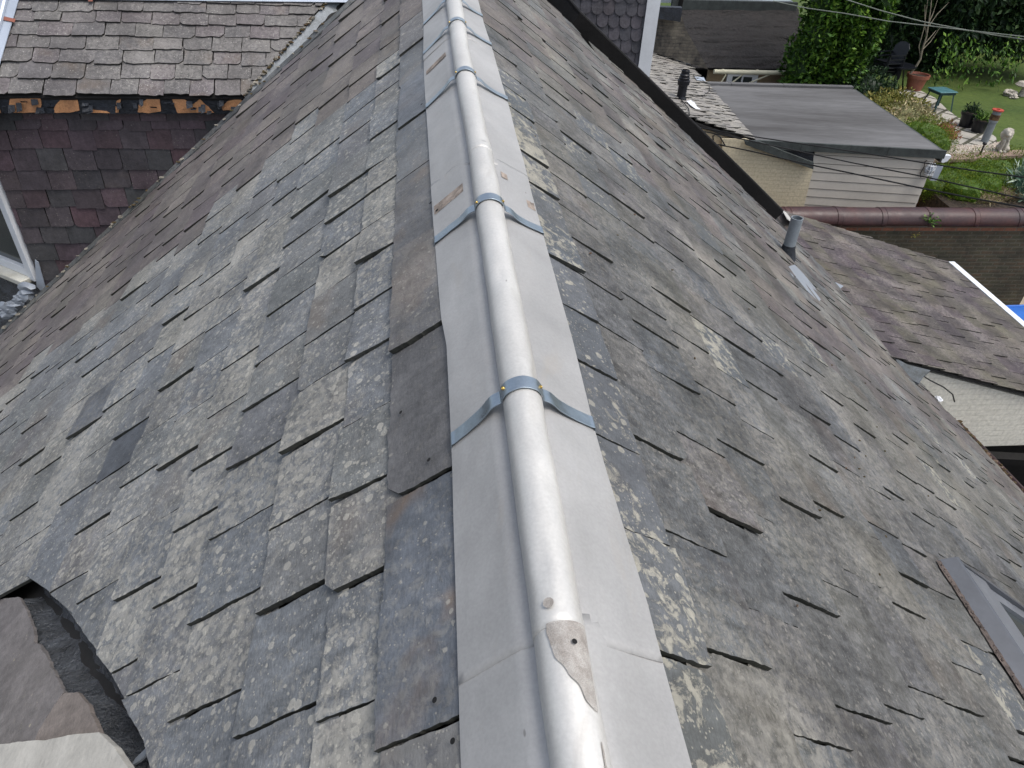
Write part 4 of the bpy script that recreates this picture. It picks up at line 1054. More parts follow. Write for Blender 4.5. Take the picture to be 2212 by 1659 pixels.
# blackened wall between the cottage roof and the felt roof
qa, qb = ony(1400, 0, 19.2), ony(1482, 130, 19.2)
q = MB(); q.prism([ony(x, y, 18.9) for x, y in ((1385, 22), (1470, 27), (1480, 60), (1530, 150), (1400, 110))], Vector((0, .3, 0))); o = q.build('soot_wall', M['char'], cot); uvobj(o, (1, 0, 0), Z); tag(o, 'blackened wall with flaking pale paint')
q = MB(); q.prism([ony(x, y, 18.6) for x, y in ((1385, 14), (1474, 17), (1470, 48), (1455, 45), (1385, 36))], Vector((0, .2, 0))); q.build('upstand', M['torn'], cot)
# ================================================================== GARAGE with grey felt roof and boarded wall
gar = empty('garage', Vector((6.5, 14, -6.5)), 'flat roofed garage with grey mineral felt and pale shiplap boarded front', 'garage')
gfl, gfr = onz(1636, 305, zg), onz(2038, 327, zg); gbr, gbl = onz(1845, 193, zg), onz(1502, 184, zg)
q = MB(); q.prism([gfl, gfr, gbr, gbl], Z*-.10); q.build('flat_roof', M['gfelt'], gar)
q = MB(); dv = (gfr-gfl); 
def strip3(a, b, h0, h1, th, mat, name, off):
    q = MB(); q.prism([a+Z*h0+off, b+Z*h0+off, b+Z*h1+off, a+Z*h1+off], th); return q.build(name, mat, gar)
fh = gfr.z-ony(2036, 341, gfr.y).z
for i, (k0, k1) in enumerate(((0, .235), (.237, .50), (.502, .70), (.702, 1.01))):
    strip3(gfl+dv*k0, gfl+dv*k1, -fh, .03, Vector((0, -.05, 0)), M['gfeltd'], 'fascia', Vector((0, -.004, 0)))
bkd = gbr-gbl
for i, (k0, k1) in enumerate(((.0, .22), (.223, .55), (.553, .995))):
    q = MB(); q.prism([gbl+bkd*k0, gbl+bkd*k1, gbl+bkd*k1+Z*.05, gbl+bkd*k0+Z*.05], Vector((0, .16, 0))); q.build('upstand', M['gfelt'], gar)
q = MB(); q.prism([gfr+Vector((.0, .01, .0)), gbr, gbr-Z*.2, gfr-Z*.2], Vector((.04, 0, 0))); q.build('fascia', M['gfeltd'], gar)
# shiplap boards
wl0 = ony(1757, 340, gfl.y+.06); wr0 = ony(2020, 340, gfr.y+.02); q = MB(); bh = .165; z = zg-.05
wv = (wr0-wl0); wv.z = 0
wO = Vector((wl0.x, wl0.y, 0))
while z > -7.6:
    q.prism([wO+Z*z, wO+wv+Z*z, wO+wv+Z*(z-bh+.014)+Vector((0, -.012, 0)), wO+Z*(z-bh+.014)+Vector((0, -.012, 0))], Vector((0, .05, 0))); z -= bh
M['ship'] = plain('pale_boards', (.50, .465, .41), .6, 0, .05, 1.5, .1)
q.build('boarded_wall', M['ship'], gar)
q = MB(); q.box(wO+Vector((0, .06, -7.6)), wv, (0, .1, 0), (0, 0, 7.6+zg-.2)); q.build('wall', M['gfeltd'], gar)
q = MB(); a = wO+wv+Vector((.0, .05, 0)); q.prism([a+Z*-7.6, Vector((gbr.x-.08, gbr.y, -7.6)), Vector((gbr.x-.08, gbr.y, zg-.15)), a+Z*(zg-.15)], Vector((-.1, 0, 0))); o = q.build('side_wall', M['creambrick'], gar); uvobj(o, (0, 1, 0), Z)
# sloping black barge over the tan wall
q = MB(); q.prism([ony(x, y, gfl.y-.12) for x, y in ((1609, 305), (1640, 306), (1700, 330), (1758, 352), (1757, 366), (1690, 342), (1611, 313))], Vector((0, .08, 0))); q.build('barge_board', M['gfeltd'], gar)
q = MB(); q.prism([ony(x, y, gfl.y+.02) for x, y in ((1640, 312), (1757, 320), (1757, 352), (1700, 330))], Vector((0, .04, 0))); q.build('felt_cheek', M['torn'], gar)
q = MB(); q.prism([ony(x, y, gfl.y+.0) for x, y in ((1560, 300), (1612, 300), (1757, 365), (1735, 452), (1560, 470))], Vector((0, .03, 0))); o = q.build('brick_pier', M['creambrick'], gar); uvobj(o, (1, 0, 0), Z)
# caged bulkhead lamp
lc = ony(2009, 366, wr0.y-.06)
lm = MB(); lm.lathe(lc+Vector((0, .02, 0)), [(.0001, -.01), (.085, -.01), (.09, .0), (.085, .02), (.0001, .02)], 20, (0, -1, 0)); lmo = lm.build('bulkhead_lamp', M['white'], gar, True)
q = MB(); q.ball(lc+Vector((0, -.03, 0)), .05, .05, .10, 2); q.build('lamp_glass', M['leadp'], lmo, True)
q = MB()
for dx in (-.045, 0, .045): q.tube([lc+Vector((dx, .0, -.12)), lc+Vector((dx, -.07, -.10)), lc+Vector((dx, -.095, 0)), lc+Vector((dx, -.07, .10)), lc+Vector((dx, .0, .12))], .008, 6)
for dz in (-.08, 0, .08): q.tube([lc+Vector((-.075, 0, dz)), lc+Vector((-.05, -.08, dz)), lc+Vector((.05, -.08, dz)), lc+Vector((.075, 0, dz))], .008, 6)
q.build('cage', M['white'], lmo, True)
q = MB(); q.tube([lc+Vector((-.1, .03, .16)), lc+Vector((-.14, .03, .12)), lc+Vector((-.11, .03, .05)), lc+Vector((-.14, .02, -.1)), lc+Vector((-.10, .02, -.17))], .008, 6); q.build('lamp_cable', M['cable'], lmo)
hc = ony(2040, 343, gfr.y+.1)
q = MB(); q.prism([hc+Vector((-.09, 0, .06)), hc+Vector((.11, 0, .06)), hc+Vector((.11, 0, .03)), hc+Vector((.07, 0, -.05)), hc+Vector((0, 0, -.08)), hc+Vector((-.07, 0, -.05)), hc+Vector((-.09, 0, .03))], Vector((0, .10, 0))); q.build('hopper', M['pvc'], gar)
hc = ony(2024, 374, gfr.y+.12); q = MB(); q.box(hc+Vector((-.07, 0, -.15)), (.12, 0, 0), (0, .1, 0), (.02, 0, .28)); q.build('meter_box', M['leadp'], gar)
# ================================================================== FELT ROOFED HOUSE
zf_ = -5.05
fh_ = empty('felt_roofed_house', Vector((8, 24, -7)), 'house with black wrinkled felt roof, cream gutter and small white window', 'house')
e_l, e_r = onz(1480, 147, zf_), onz(1772, 150, zf_)
hv = (e_r-e_l); hv.z = 0; hvn = hv.normalized(); bk = Vector((-hvn.y, hvn.x, 0)); a_ = R_(34)
ru = (bk*math.cos(a_)+Z*math.sin(a_)); rn = hvn.cross(ru); rn = rn if rn.z > 0 else -rn
FFr = (e_l, hvn, -ru, rn)
def felt_sheet(pxs, name, mat, nx=110, ny=70, amp=.05):
    """wrinkled sheet between four picture corners lying on the slope"""
    q4 = [st(FFr, *p) for p in pxs]; q = MB(); vs = []
    for i in range(ny+1):
        for j in range(nx+1):
            u = j/nx; v = i/ny
            s = (q4[0][0]*(1-u)+q4[1][0]*u)*(1-v)+(q4[3][0]*(1-u)+q4[2][0]*u)*v
            t = (q4[0][1]*(1-u)+q4[1][1]*u)*(1-v)+(q4[3][1]*(1-u)+q4[2][1]*u)*v
            h = amp*mn.noise(Vector((s*.7, t*4.2, 2)))+amp*.8*mn.noise(Vector((s*1.6+t*1.5, t*8, 7)))
            lapk = sum(.018 for L in (.3, .55, .8) if v > L)
            vs.append(P(FFr, s, t, .02+h-lapk))
    q.add(vs, [(i*(nx+1)+j, i*(nx+1)+j+1, (i+1)*(nx+1)+j+1, (i+1)*(nx+1)+j) for i in range(ny) for j in range(nx)])
    o = q.build(name, mat, fh_, True); md = o.modifiers.new('t', 'SOLIDIFY'); md.thickness = .02; return o
felt_sheet([(1454, 26), (1722, 20), (1770, 149), (1484, 145)], 'felt_roof', M['felt'])
q = MB(); q.prism([P(FFr, *st(FFr, x, y), -.08) for x, y in ((1450, 20), (1722, 14), (1766, 146), (1470, 143))], rn*-.05); q.build('roof_deck', M['under'], fh_)
topz = P(FFr, *st(FFr, 1600, 22)).z; r0 = P(FFr, *st(FFr, 1450, 22)); r1 = P(FFr, *st(FFr, 1716, 18))
q = MB(); q.box(r0+Vector((0, 0, -.02)), hvn*(r1-r0).length, bk*.12, Z*.30); q.build('upstand', M['gfeltd'], fh_)
q = MB(); q.box(r0+Vector((-.6, .12, .16)), hvn*((r1-r0).length+.5), bk*8, Z*.12); M['memb'] = plain('grey_blue_membrane', (.26, .30, .33), .55, 0, .08, .8, .2); q.build('flat_roof', M['memb'], fh_)
for px in (1459, 1413, 1491):
    b0_ = ony(px, 22 if px != 1459 else 55, r0.y+(.5 if px != 1459 else -.5)); q = MB(); q.tube([b0_-Z*.1, b0_+Z*(1.6 if px == 1459 else .5)+X0*.1], .09 if px != 1459 else .07, 10); q.build('post', M['black'], fh_)
gl, gr_ = onz(1555, 153, zf_-.05), onz(1776, 157, zf_-.05)
q = MB(); q.tube([gl-hvn*.2+Vector((0, -.1, 0)), gr_+Vector((.15, -.1, 0))], .065, 12); 
for k in (.02, .35, .66, .98): q.lathe(gl+(gr_-gl)*k+Vector((0, -.1, 0)), [(.075, -.03), (.075, .03)], 12, hvn)
q.build('gutter', M['cream'], fh_, True)
w_l, w_r = ony(1530, 165, e_l.y+.35), ony(1758, 165, e_r.y+.1)
M['tanr'] = plain('tan_render', (.27, .20, .12), .85, 0, .12, 1.5, .3)
wlv = (w_r-w_l); wlv.z = 0
q = MB(); q.box(Vector((w_l.x, w_l.y, -8)), wlv, (0, .2, 0), (0, 0, 8+zf_-.02)); q.build('wall', M['tanr'], fh_)
wx0, wx1 = ony(1571, 165, w_l.y-.03), ony(1637, 165, w_l.y-.03)
wz1 = ony(1600, 158, w_l.y).z; fw = wx1.x-wx0.x; fy = w_l.y+.05
q = MB(); hwin = 1.0; t_ = fw*.17
q.box((wx0.x, fy-.12, wz1-hwin), (t_, 0, 0), (0, .1, 0), (0, 0, hwin)); q.box((wx1.x-t_, fy-.12, wz1-hwin), (t_, 0, 0), (0, .1, 0), (0, 0, hwin)); q.box((wx0.x+t_, fy-.12, wz1-.08), (fw-2*t_, 0, 0), (0, .1, 0), (0, 0, .08)); q.box((wx0.x+t_, fy-.12, wz1-hwin), (fw-2*t_, 0, 0), (0, .1, 0), (0, 0, .08)); q.box(((wx0.x+wx1.x)/2-.02, fy-.11, wz1-hwin+.08), (.05, 0, 0), (0, .08, 0), (0, 0, hwin-.16))
wo = q.build('window', M['white'], fh_); q = MB(); q.box((wx0.x+t_, fy-.06, wz1-hwin+.08), (fw-2*t_, 0, 0), (0, .01, 0), (0, 0, hwin-.16)); q.build('pane', M['glass'], wo)
for (x0, y0, x1, y1) in ((1558, 178, 1569, 160), (1582, 178, 1606, 160), (1617, 180, 1665, 160)):
    q = MB(); q.tube([ony(x0, y0, fy-.25), ony(x1, y1, fy-.2)], .022, 6); q.build('gutter_brace', M['cream'], fh_)
# ================================================================== BRICK BOUNDARY WALL with coping tiles
bw = empty('boundary_wall', Vector((8, 11.6, -8)), 'sooty brick garden wall with large brown glazed coping tiles', 'wall')
c0 = ony(1680, 466, 11.6); c1 = onz(2290, 468, c0.z); cv = (c1-c0); cvn = cv.normalized()
bounds = [1630, 1700, 1809, 1904, 2004, 2102, 2196, 2290]
rg = random.Random(8)
cpts = [onp(x, 466, c0, (c0.cross(cvn)).cross(cvn).normalized()) for x in bounds]
cpts = []
for x in bounds:
    # point on the line c0 + k*cvn under picture column x
    q_ = ray(x, 466); k = ((q_.cross(c0)).dot(q_.cross(cvn)))/-(q_.cross(cvn).length_squared); cpts.append(c0+cvn*k)
cr_ = .185
for a, b in zip(cpts, cpts[1:]):
    q = MB(); L = (b-a).length; n = 14; vs = []
    sd_ = cvn.cross(Z).normalized(); j1 = rg.uniform(-.006, .006)
    for xx, rr in ((.006, .94), (.02, 1), (L*.5, 1.0), (L-.075, 1.0), (L-.07, 1.045), (L-.008, 1.045), (L-.006, .9)):
        for k in range(n+1):
            an = math.pi*k/n*1.12-.19; vs.append(a+cvn*xx+sd_*math.cos(an)*cr_*1.05*rr+Z*(math.sin(an)*cr_*rr-.06+j1))
    q.add(vs, [(i*(n+1)+k, i*(n+1)+k+1, (i+1)*(n+1)+k+1, (i+1)*(n+1)+k) for i in range(6) for k in range(n)])
    o = q.build('coping_tile', M['coping'], bw, True); md = o.modifiers.new('t', 'SOLIDIFY'); md.thickness = .02
q = MB(); p0 = cpts[0]+Z*-.105; q.box(p0-sd_*.19, cvn*(cpts[-1]-cpts[0]).length, sd_*.38, Z*.02); q.build('lead_course', M['lead'], bw)
q = MB(); q.box(p0-sd_*.14-Z*.10, cvn*(cpts[-1]-cpts[0]).length, sd_*.28, Z*.098); o = q.build('orange_brick_course', M['rbrick'], bw); uvobj(o, cvn, Z)
q = MB(); q.box(p0-sd_*.13-Z*5.5, cvn*(cpts[-1]-cpts[0]).length, sd_*.26, Z*5.398); o = q.build('brickwork', M['brick'], bw); uvobj(o, cvn, Z)
# blue lid
bl = empty('blue_bin', Vector((9.6, 10.6, -7)), 'bright blue plastic bin lid below the white gutter at the right edge', 'bin')
zb_ = -6.2
q = MB(); q.prism([onz(x, y, zb_) for x, y in ((2165, 665), (2250, 662), (2290, 720), (2205, 712))], Z*-.05); q.build('lid', M['blue'], bl)
q = MB(); q.prism([onz(x, y, zb_)+Z*-.05 for x, y in ((2172, 669), (2245, 666), (2280, 716), (2208, 708))], Z*-1.0); q.build('body', M['blue'], bl)
q = MB(); a, b = onz(2166, 663, zb_), onz(2250, 660, zb_); q.tube([a, b], .03, 8); q.build('handle', M['blue'], bl)
# ================================================================== GROUND
GZ = -5.4
def sheet(name, pts, z, mat, kind='structure', uv=None):
    q = MB(); q.prism([Vector((x, y, z)) for x, y in pts], Z*-.05); o = q.build(name, mat)
    uvobj(o, (1, 0, 0), (0, 1, 0)) if uv is None else uvobj(o, *uv); o['kind'] = kind; return o
M['ground'] = plain('dark_ground', (.055, .05, .042), .95, 0, .3, .6, .6, .03)
M['grass'] = plain('lawn_grass', (.085, .120, .020), .95, 0, .3, .7, .8, .04, col2=(.036, .068, .008), det=9)
sheet('ground', [(-400, -400), (400, -400), (400, 500), (-400, 500)], -9.0, M['ground'])
zy = -6.9
sheet('yard', [(3, 11), (40, 11), (40, 17.3), (3, 17.3)], zy, plain('yard_paving', (.30, .25, .18), .9, 0, .2, 2, .3))
ret = [onz(x, y, GZ) for x, y in ((1960, 352), (2100, 350), (2175, 343), (2330, 336))]
ret = [Vector((ret[0].x-2.0, ret[0].y+.0, GZ))]+ret+[Vector((40, ret[-1].y+3.5, GZ))]
def G(x, y, z=GZ): return onz(x, y, z)
lawn_pts = [(v.x, v.y+.12) for v in ret]+[(60, 120), (-20, 120), (-20, 26.6), (9.0, 26.6), (9.0, ret[0].y+.12)]
lw = sheet('lawn', lawn_pts, GZ, M['grass'])
pat = [G(x, y) for x, y in ((1880, 215), (1975, 192), (1990, 200), (2020, 215), (2045, 240), (2070, 258), (2095, 268), (2130, 285), (2150, 300), (2155, 322), (2050, 324), (1990, 322), (1940, 300), (1890, 250))]
pdir = (G(2110, 300)-G(2060, 330)); pdir = Vector((pdir.x, pdir.y, 0)).normalized()
q = MB(); q.prism([p+Z*.02 for p in pat], Z*.02); o = q.build('patio', M['slabs']); o['kind'] = 'structure'; uvobj(o, pdir, pdir.cross(Z))
gv = [G(x, y) for x, y in ((1975, 349), (1990, 322), (2060, 318), (2130, 318), (2165, 308), (2180, 325), (2172, 343), (2100, 350))]
q = MB(); q.prism([p+Z*.03 for p in gv], Z*.022); o = q.build('gravel', M['rock']); o['kind'] = 'stuff'
q = MB(); rg = random.Random(10); 
xs = [p.x for p in gv]; ys = [p.y for p in gv]
def inpoly(x, y, pl):
    c = False
    for a, b in zip(pl, pl[1:]+pl[:1]):
        if (a.y > y) != (b.y > y) and x < (b.x-a.x)*(y-a.y)/(b.y-a.y)+a.x: c = not c
    return c
for i in range(4200):
    x, y = rg.uniform(min(xs), max(xs)), rg.uniform(min(ys), max(ys))
    if not inpoly(x, y, gv): continue
    r = rg.uniform(.012, .026); c = Vector((x, y, GZ+.055)); an = rg.random()*6
    a = Vector((math.cos(an), math.sin(an), rg.uniform(-.3, .3)))*r; b = Vector((-math.sin(an), math.cos(an), rg.uniform(-.3, .3)))*r*.8
    q.add([c-a-b*.4, c+b, c+a*.9, c-b, c+Z*r*.9], [(0, 1, 4), (1, 2, 4), (2, 3, 4), (3, 0, 4)], rg.choice((0, 0, 1)))
M['peb'] = plain('pale_pebbles', (.62, .56, .49), .85, 0, .2, 20, .2); M['peb2'] = plain('pink_pebbles', (.45, .35, .30), .85, 0, .2, 20, .2)
o = q.build('pebbles', [M['peb'], M['peb2']]); o['kind'] = 'stuff'; bpy.data.objects['gravel']['kind'] = 'structure'
# retaining wall
rw_ = empty('retaining_wall', ret[1], 'low orange brick retaining wall with flat stone coping at the edge of the patio', 'wall')
for a, b in zip(ret, ret[1:]):
    d = (b-a).normalized(); nrm_ = Vector((d.y, -d.x, 0))
    q = MB(); q.box(a+nrm_*.0+Z*.0, b-a, -nrm_*.34, Z*.07); q.build('coping', M['mortar'] if a.x > 14 else plain('pink_stone_coping', (.25, .18, .14), .85, 0, .12, 3, .3), rw_)
    q = MB(); q.box(a-nrm_*.05-Z*2.2, b-a, -nrm_*.24, Z*2.19); o = q.build('brickwork', M['rbrick'], rw_); uvobj(o, d, Z)
# ================================================================== PLANTING
def leaf_mat(name, c1, c2, c3=None, rough=.55):
    m, t, b = newmat(name); N = NT(t)
    at = N.n('ShaderNodeAttribute', attribute_name='tint'); sep = N.n('ShaderNodeSeparateColor'); N.l(at.outputs['Color'], sep.inputs[0])
    pts = [(0, c1), (.6, c2)] + ([(1, c3)] if c3 else [])
    N.l(N.ramp(sep.outputs[0], pts), b.inputs['Base Color']); b.inputs['Roughness'].default_value = rough; b.inputs['Specular IOR Level'].default_value = .25
    try: b.inputs['Subsurface Weight'].default_value = 0
    except Exception: pass
    return m
def leaves(name, cents, dirs, size, mat, parent=None, seed=0, aspect=.45, up=.3, core=None, tintf=None, gd=None):
    """many leaf blades; cents Nx3, dirs Nx3 outward"""
    g = np.random.default_rng(seed); n = len(cents); c = np.array(cents); d = np.array(dirs)
    a = d+g.normal(0, .7, (n, 3)); a[:, 2] += up; a /= np.linalg.norm(a, axis=1)[:, None]
    if gd is not None: a = a*.4+np.array(gd); a /= np.linalg.norm(a, axis=1)[:, None]
    b = np.cross(a, g.normal(0, 1, (n, 3))); b /= np.linalg.norm(b, axis=1)[:, None]
    nn = np.cross(a, b)
    L = size*g.uniform(.6, 1.4, n)[:, None]; Wd = L*aspect
    v = np.stack([c-a*L*.5, c+b*Wd*.5+nn*L*.06, c+a*L*.5, c-b*Wd*.5+nn*L*.06], 1).reshape(-1, 3)
    f = np.arange(4*n).reshape(-1, 4)
    tv = g.random(n); 
    if tintf is not None: tv = tintf(c, tv)
    vs = v.tolist(); fs = f.tolist(); tint = np.repeat(tv, 4)
    if core:
        for (cx, cy, cz, rx, ry, rz) in core:
            m = MB(); m.ball((cx, cy, cz), rx*.70, ry*.70, rz*.70, 3, .25, cx); o = len(vs)
            vs += [list(p) for p in m.v]; fs += [[o+i for i in q] for q in m.f]; tint = np.concatenate([tint, np.zeros(3*len(m.f))])
    me = bpy.data.meshes.new(name); me.from_pydata(vs, [], fs); me.update(); me.materials.append(mat)
    ca = me.color_attributes.new('tint', 'FLOAT_COLOR', 'CORNER'); col = np.ones((len(tint), 4)); col[:, 0] = tint
    ca.data.foreach_set('color', col.reshape(-1))
    o = bpy.data.objects.new(name, me); C.objects.link(o)
    if parent is not None: o.parent = parent; o.matrix_parent_inverse = Matrix.Translation(parent.location).inverted()
    return o
def blob_pts(blobs, dens, seed=0, bottom=True, shell=(.66, 1.10), rough=.22):
    g = np.random.default_rng(seed); P_, D_ = [], []
    for k, (cx, cy, cz, rx, ry, rz) in enumerate(blobs):
        n = int(dens*(rx*ry+ry*rz+rx*rz)*4); u = g.normal(0, 1, (n, 3)); u /= np.linalg.norm(u, axis=1)[:, None]
        if not bottom: u[:, 2] = np.abs(u[:, 2])
        u = u[(u[:, 1] < .55)]                                        # fewer leaves on the far side
        r = g.uniform(shell[0], shell[1], len(u))
        r *= np.array([1+rough*mn.noise(Vector((a*2.2+k, b*2.2, c*2.2))) for a, b, c in u])
        P_.append(np.stack([cx+u[:, 0]*rx*r, cy+u[:, 1]*ry*r, cz+u[:, 2]*rz*r], 1)); D_.append(u)
    return np.concatenate(P_), np.concatenate(D_)
def foliage(name, label, cat, blobs, dens, size, mat, seed, group=None, aspect=.45, up=.3, trunk=True, bottom=True, **kw):
    z0 = min(b[2]-b[5] for b in blobs); c0_ = blobs[0]
    t = empty(name, Vector((c0_[0], c0_[1], max(z0, GZ if c0_[1] > 16 else z0))), label, cat, group)
    p, d = blob_pts(blobs, dens*2.1, seed, bottom)
    leaves('foliage', p, d, size, mat, t, seed, aspect, up, core=blobs, **kw)
    if trunk:
        q = MB(); rg = random.Random(seed)
        for b in blobs[:6]:
            q.tube([Vector((b[0], b[1], z0)), Vector((b[0]+.05, b[1], b[2])), Vector((b[0]+rg.uniform(-.2, .2), b[1], b[2]+b[5]*.6))], [.06*max(.3, b[5]), .04*max(.3, b[5]), .01], 7)
        q.build('stem', M['bark'], t)
    return t
M['lf_hedge'] = leaf_mat('leaf_hedge', (.016, .042, .006), (.050, .125, .012), (.15, .26, .03))
M['lf_dark'] = leaf_mat('leaf_dark', (.008, .020, .008), (.018, .045, .015), (.05, .09, .025))
M['lf_heath'] = leaf_mat('leaf_heather', (.045, .090, .006), (.12, .19, .010), (.22, .25, .03))
M['lf_gold'] = leaf_mat('leaf_golden', (.09, .10, .02), (.19, .19, .04), (.30, .24, .07))
M['lf_cream'] = leaf_mat('leaf_cream', (.16, .16, .07), (.36, .33, .18), (.45, .34, .2))
M['lf_red'] = leaf_mat('leaf_red', (.16, .05, .025), (.26, .11, .05), (.30, .18, .09))
M['lf_blue'] = leaf_mat('leaf_bluegreen', (.06, .12, .08), (.22, .32, .24), (.55, .62, .50))
M['lf_dry'] = leaf_mat('leaf_dry', (.12, .09, .05), (.26, .21, .12), (.38, .33, .2))
def gp_(x, y, z=GZ): return onz(x, y, z)
# left hedge: tall conifer hedge column, from picture columns
def hed(x0, x1, Y, depth, ztop, zb=GZ, nx=5, seed=0, rz=.95):
    out = []; rg = random.Random(seed)
    a = ony(x0, 100, Y); b = ony(x1, 100, Y)
    for i in range(nx):
        k = (i+.5)/nx; cx = a.x+(b.x-a.x)*k; z = zb+.6
        while z < ztop:
            out.append((cx+rg.uniform(-.15, .15), Y+depth/2+rg.uniform(-.25, .25), z, (b.x-a.x)/nx*.85, depth/2, rz)); z += rz*.9
    return out
foliage('hedge', 'tall clipped bright green hedge beside the black felt roof', 'hedge', hed(1758, 1905, 20.9, 2.0, .4, nx=4, seed=1), 95, .15, M['lf_hedge'], 3, group=None)
foliage('hedge', 'dark glossy laurel hedge behind the stacked black chairs', 'hedge', hed(1880, 2085, 24.6, 2.0, .2, nx=6, seed=2, rz=1.1), 55, .17, M['lf_dark'], 5)
foliage('tree', 'dark leafy tree drooping over the lawn at the far right', 'tree', hed(2060, 2330, 23.6, 3.0, .4, zb=GZ+1.0, nx=6, seed=6, rz=1.1), 50, .20, M['lf_dark'], 8, up=-.6)
foliage('hedge', 'far dark hedge closing the back of the lawn', 'hedge', hed(1850, 2500, 28.5, 2.0, 2.5, nx=9, seed=9, rz=1.5), 22, .3, M['lf_dark'], 9)
# hanging branches
q = []; rg = random.Random(14)
for i in range(26):
    x = rg.uniform(2020, 2215); y0 = rg.uniform(70, 110); p = ony(x, y0, rg.uniform(22.6, 23.6)); L = rg.uniform(.5, 1.7)
    for k in range(26): q.append((p.x+rg.gauss(0, .10)+.15*k/26, p.y+rg.gauss(0, .10), p.z-L*k/26+rg.gauss(0, .06)))
sprays = leaves('hanging_foliage', q, [(0, -1, -.3)]*len(q), .13, M['lf_hedge'], bpy.data.objects['tree'], 3, .4, -.8)
# shrubs along the garage
def mound(px, y, rx, rz, ry=None, z=GZ, n=1):
    p = gp_(px, y, z); return (p.x, p.y, z+rz*.25, rx, ry or rx, rz)
foliage('shrub', 'dark green shrub in the shade between garage roof and chairs', 'shrub', [mound(1862, 218, .8, .7), mound(1890, 235, .6, .5)], 170, .10, M['lf_dark'], 21, trunk=False)
foliage('shrub', 'yellow green shrub with golden tips beside the patio', 'shrub', [mound(1905, 250, .7, .5), mound(1935, 245, .75, .45), mound(1890, 262, .5, .4)], 230, .085, M['lf_gold'], 22, trunk=False)
foliage('shrub', 'cream variegated shrub above the garage roof edge', 'shrub', [mound(1955, 272, .62, .48), mound(1985, 280, .5, .4), mound(1935, 285, .5, .4)], 260, .075, M['lf_cream'], 23, trunk=False)
foliage('shrub', 'round bright green heather mound by the garage corner', 'shrub', [mound(2000, 312, .62, .50), mound(1970, 305, .55, .45), mound(2018, 325, .42, .40), mound(1990, 335, .4, .35)], 420, .045, M['lf_heath'], 24, trunk=False, aspect=.3, up=.9)
foliage('shrub', 'reddish twiggy plant between heather and black pots', 'shrub', [mound(2035, 292, .33, .3), mound(2050, 300, .25, .2)], 150, .10, M['lf_red'], 25, trunk=False, aspect=.18, up=.6)
# lower bed
bedz = -5.85
bed = [onz(x, y, bedz) for x, y in ((2000, 402), (2050, 380), (2120, 372), (2330, 352), (2330, 470), (2080, 470), (2030, 430))]
q = MB(); q.prism(bed, Z*-.9); o = q.build('flower_bed', M['soil']); o['kind'] = 'structure'
def mo2(px, py, rx, rz): p = onz(px, py, bedz); return (p.x, p.y, bedz+rz*.3, rx*1.2, rx*1.0, rz*1.2)
foliage('heather', 'wide yellow green heather clump in front of the brick retaining wall', 'shrub', [mo2(2015, 408, .40, .30), mo2(2030, 395, .5, .36), mo2(2080, 424, .5, .34), mo2(2115, 420, .5, .36), mo2(2150, 412, .5, .36), mo2(2060, 395, .62, .42), mo2(2095, 388, .6, .45), mo2(2050, 410, .5, .35), mo2(2110, 405, .6, .4), mo2(2140, 395, .55, .42)], 430, .045, M['lf_heath'], 31, trunk=False, aspect=.3, up=.9)
foliage('heather', 'olive heather mound behind the wide clump near the right edge', 'shrub', [mo2(2150, 372, .5, .40), mo2(2180, 378, .5, .42), mo2(2125, 370, .4, .32), mo2(2205, 385, .5, .4)], 430, .045, M['lf_heath'], 32, trunk=False, aspect=.3, up=.9)
foliage('dry_plant', 'dry straw coloured plants at the foot of the heather', 'plant', [mo2(2120, 432, .35, .15), mo2(2160, 425, .4, .2), mo2(2085, 425, .3, .12)], 170, .14, M['lf_dry'], 33, trunk=False, aspect=.1, up=.4)
foliage('spiky_shrub', 'blue green shrub with long pale leaves at the right edge', 'shrub', [mo2(2205, 425, .42, .5), mo2(2225, 400, .4, .45)], 120, .24, M['lf_blue'], 34, trunk=False, aspect=.16, up=.7)
# ferns on the wall
def fern(px, py, Y, n, size, label, seed):
    p = ony(px, py, Y); rg = random.Random(seed); c = []; d = []
    t = empty('fern', p, label, 'fern', None)
    for i in range(n):
        an = rg.uniform(0, 6.28); el = rg.uniform(.2, 1.3)
        for k in range(6):
            r = size*(k+1)/6; c.append((p.x+math.cos(an)*math.cos(el)*r, p.y+math.sin(an)*math.cos(el)*r-.03, p.z+math.sin(el)*r-.25*r*r/size)); d.append((math.cos(an), math.sin(an), 0))
    leaves('frond', c, d, size*.28, M['lf_hedge'] if seed < 2 else M['lf_gold'], t, seed, .4, .2)
cz_ = cpts[4].y
fern(2004, 478, cz_-.20, 14, .20, 'small fern growing on a joint between the coping tiles', 1)
fern(1975, 510, cz_-.16, 7, .13, 'tiny pale fern sprouting from the sooty bricks below the coping', 2)
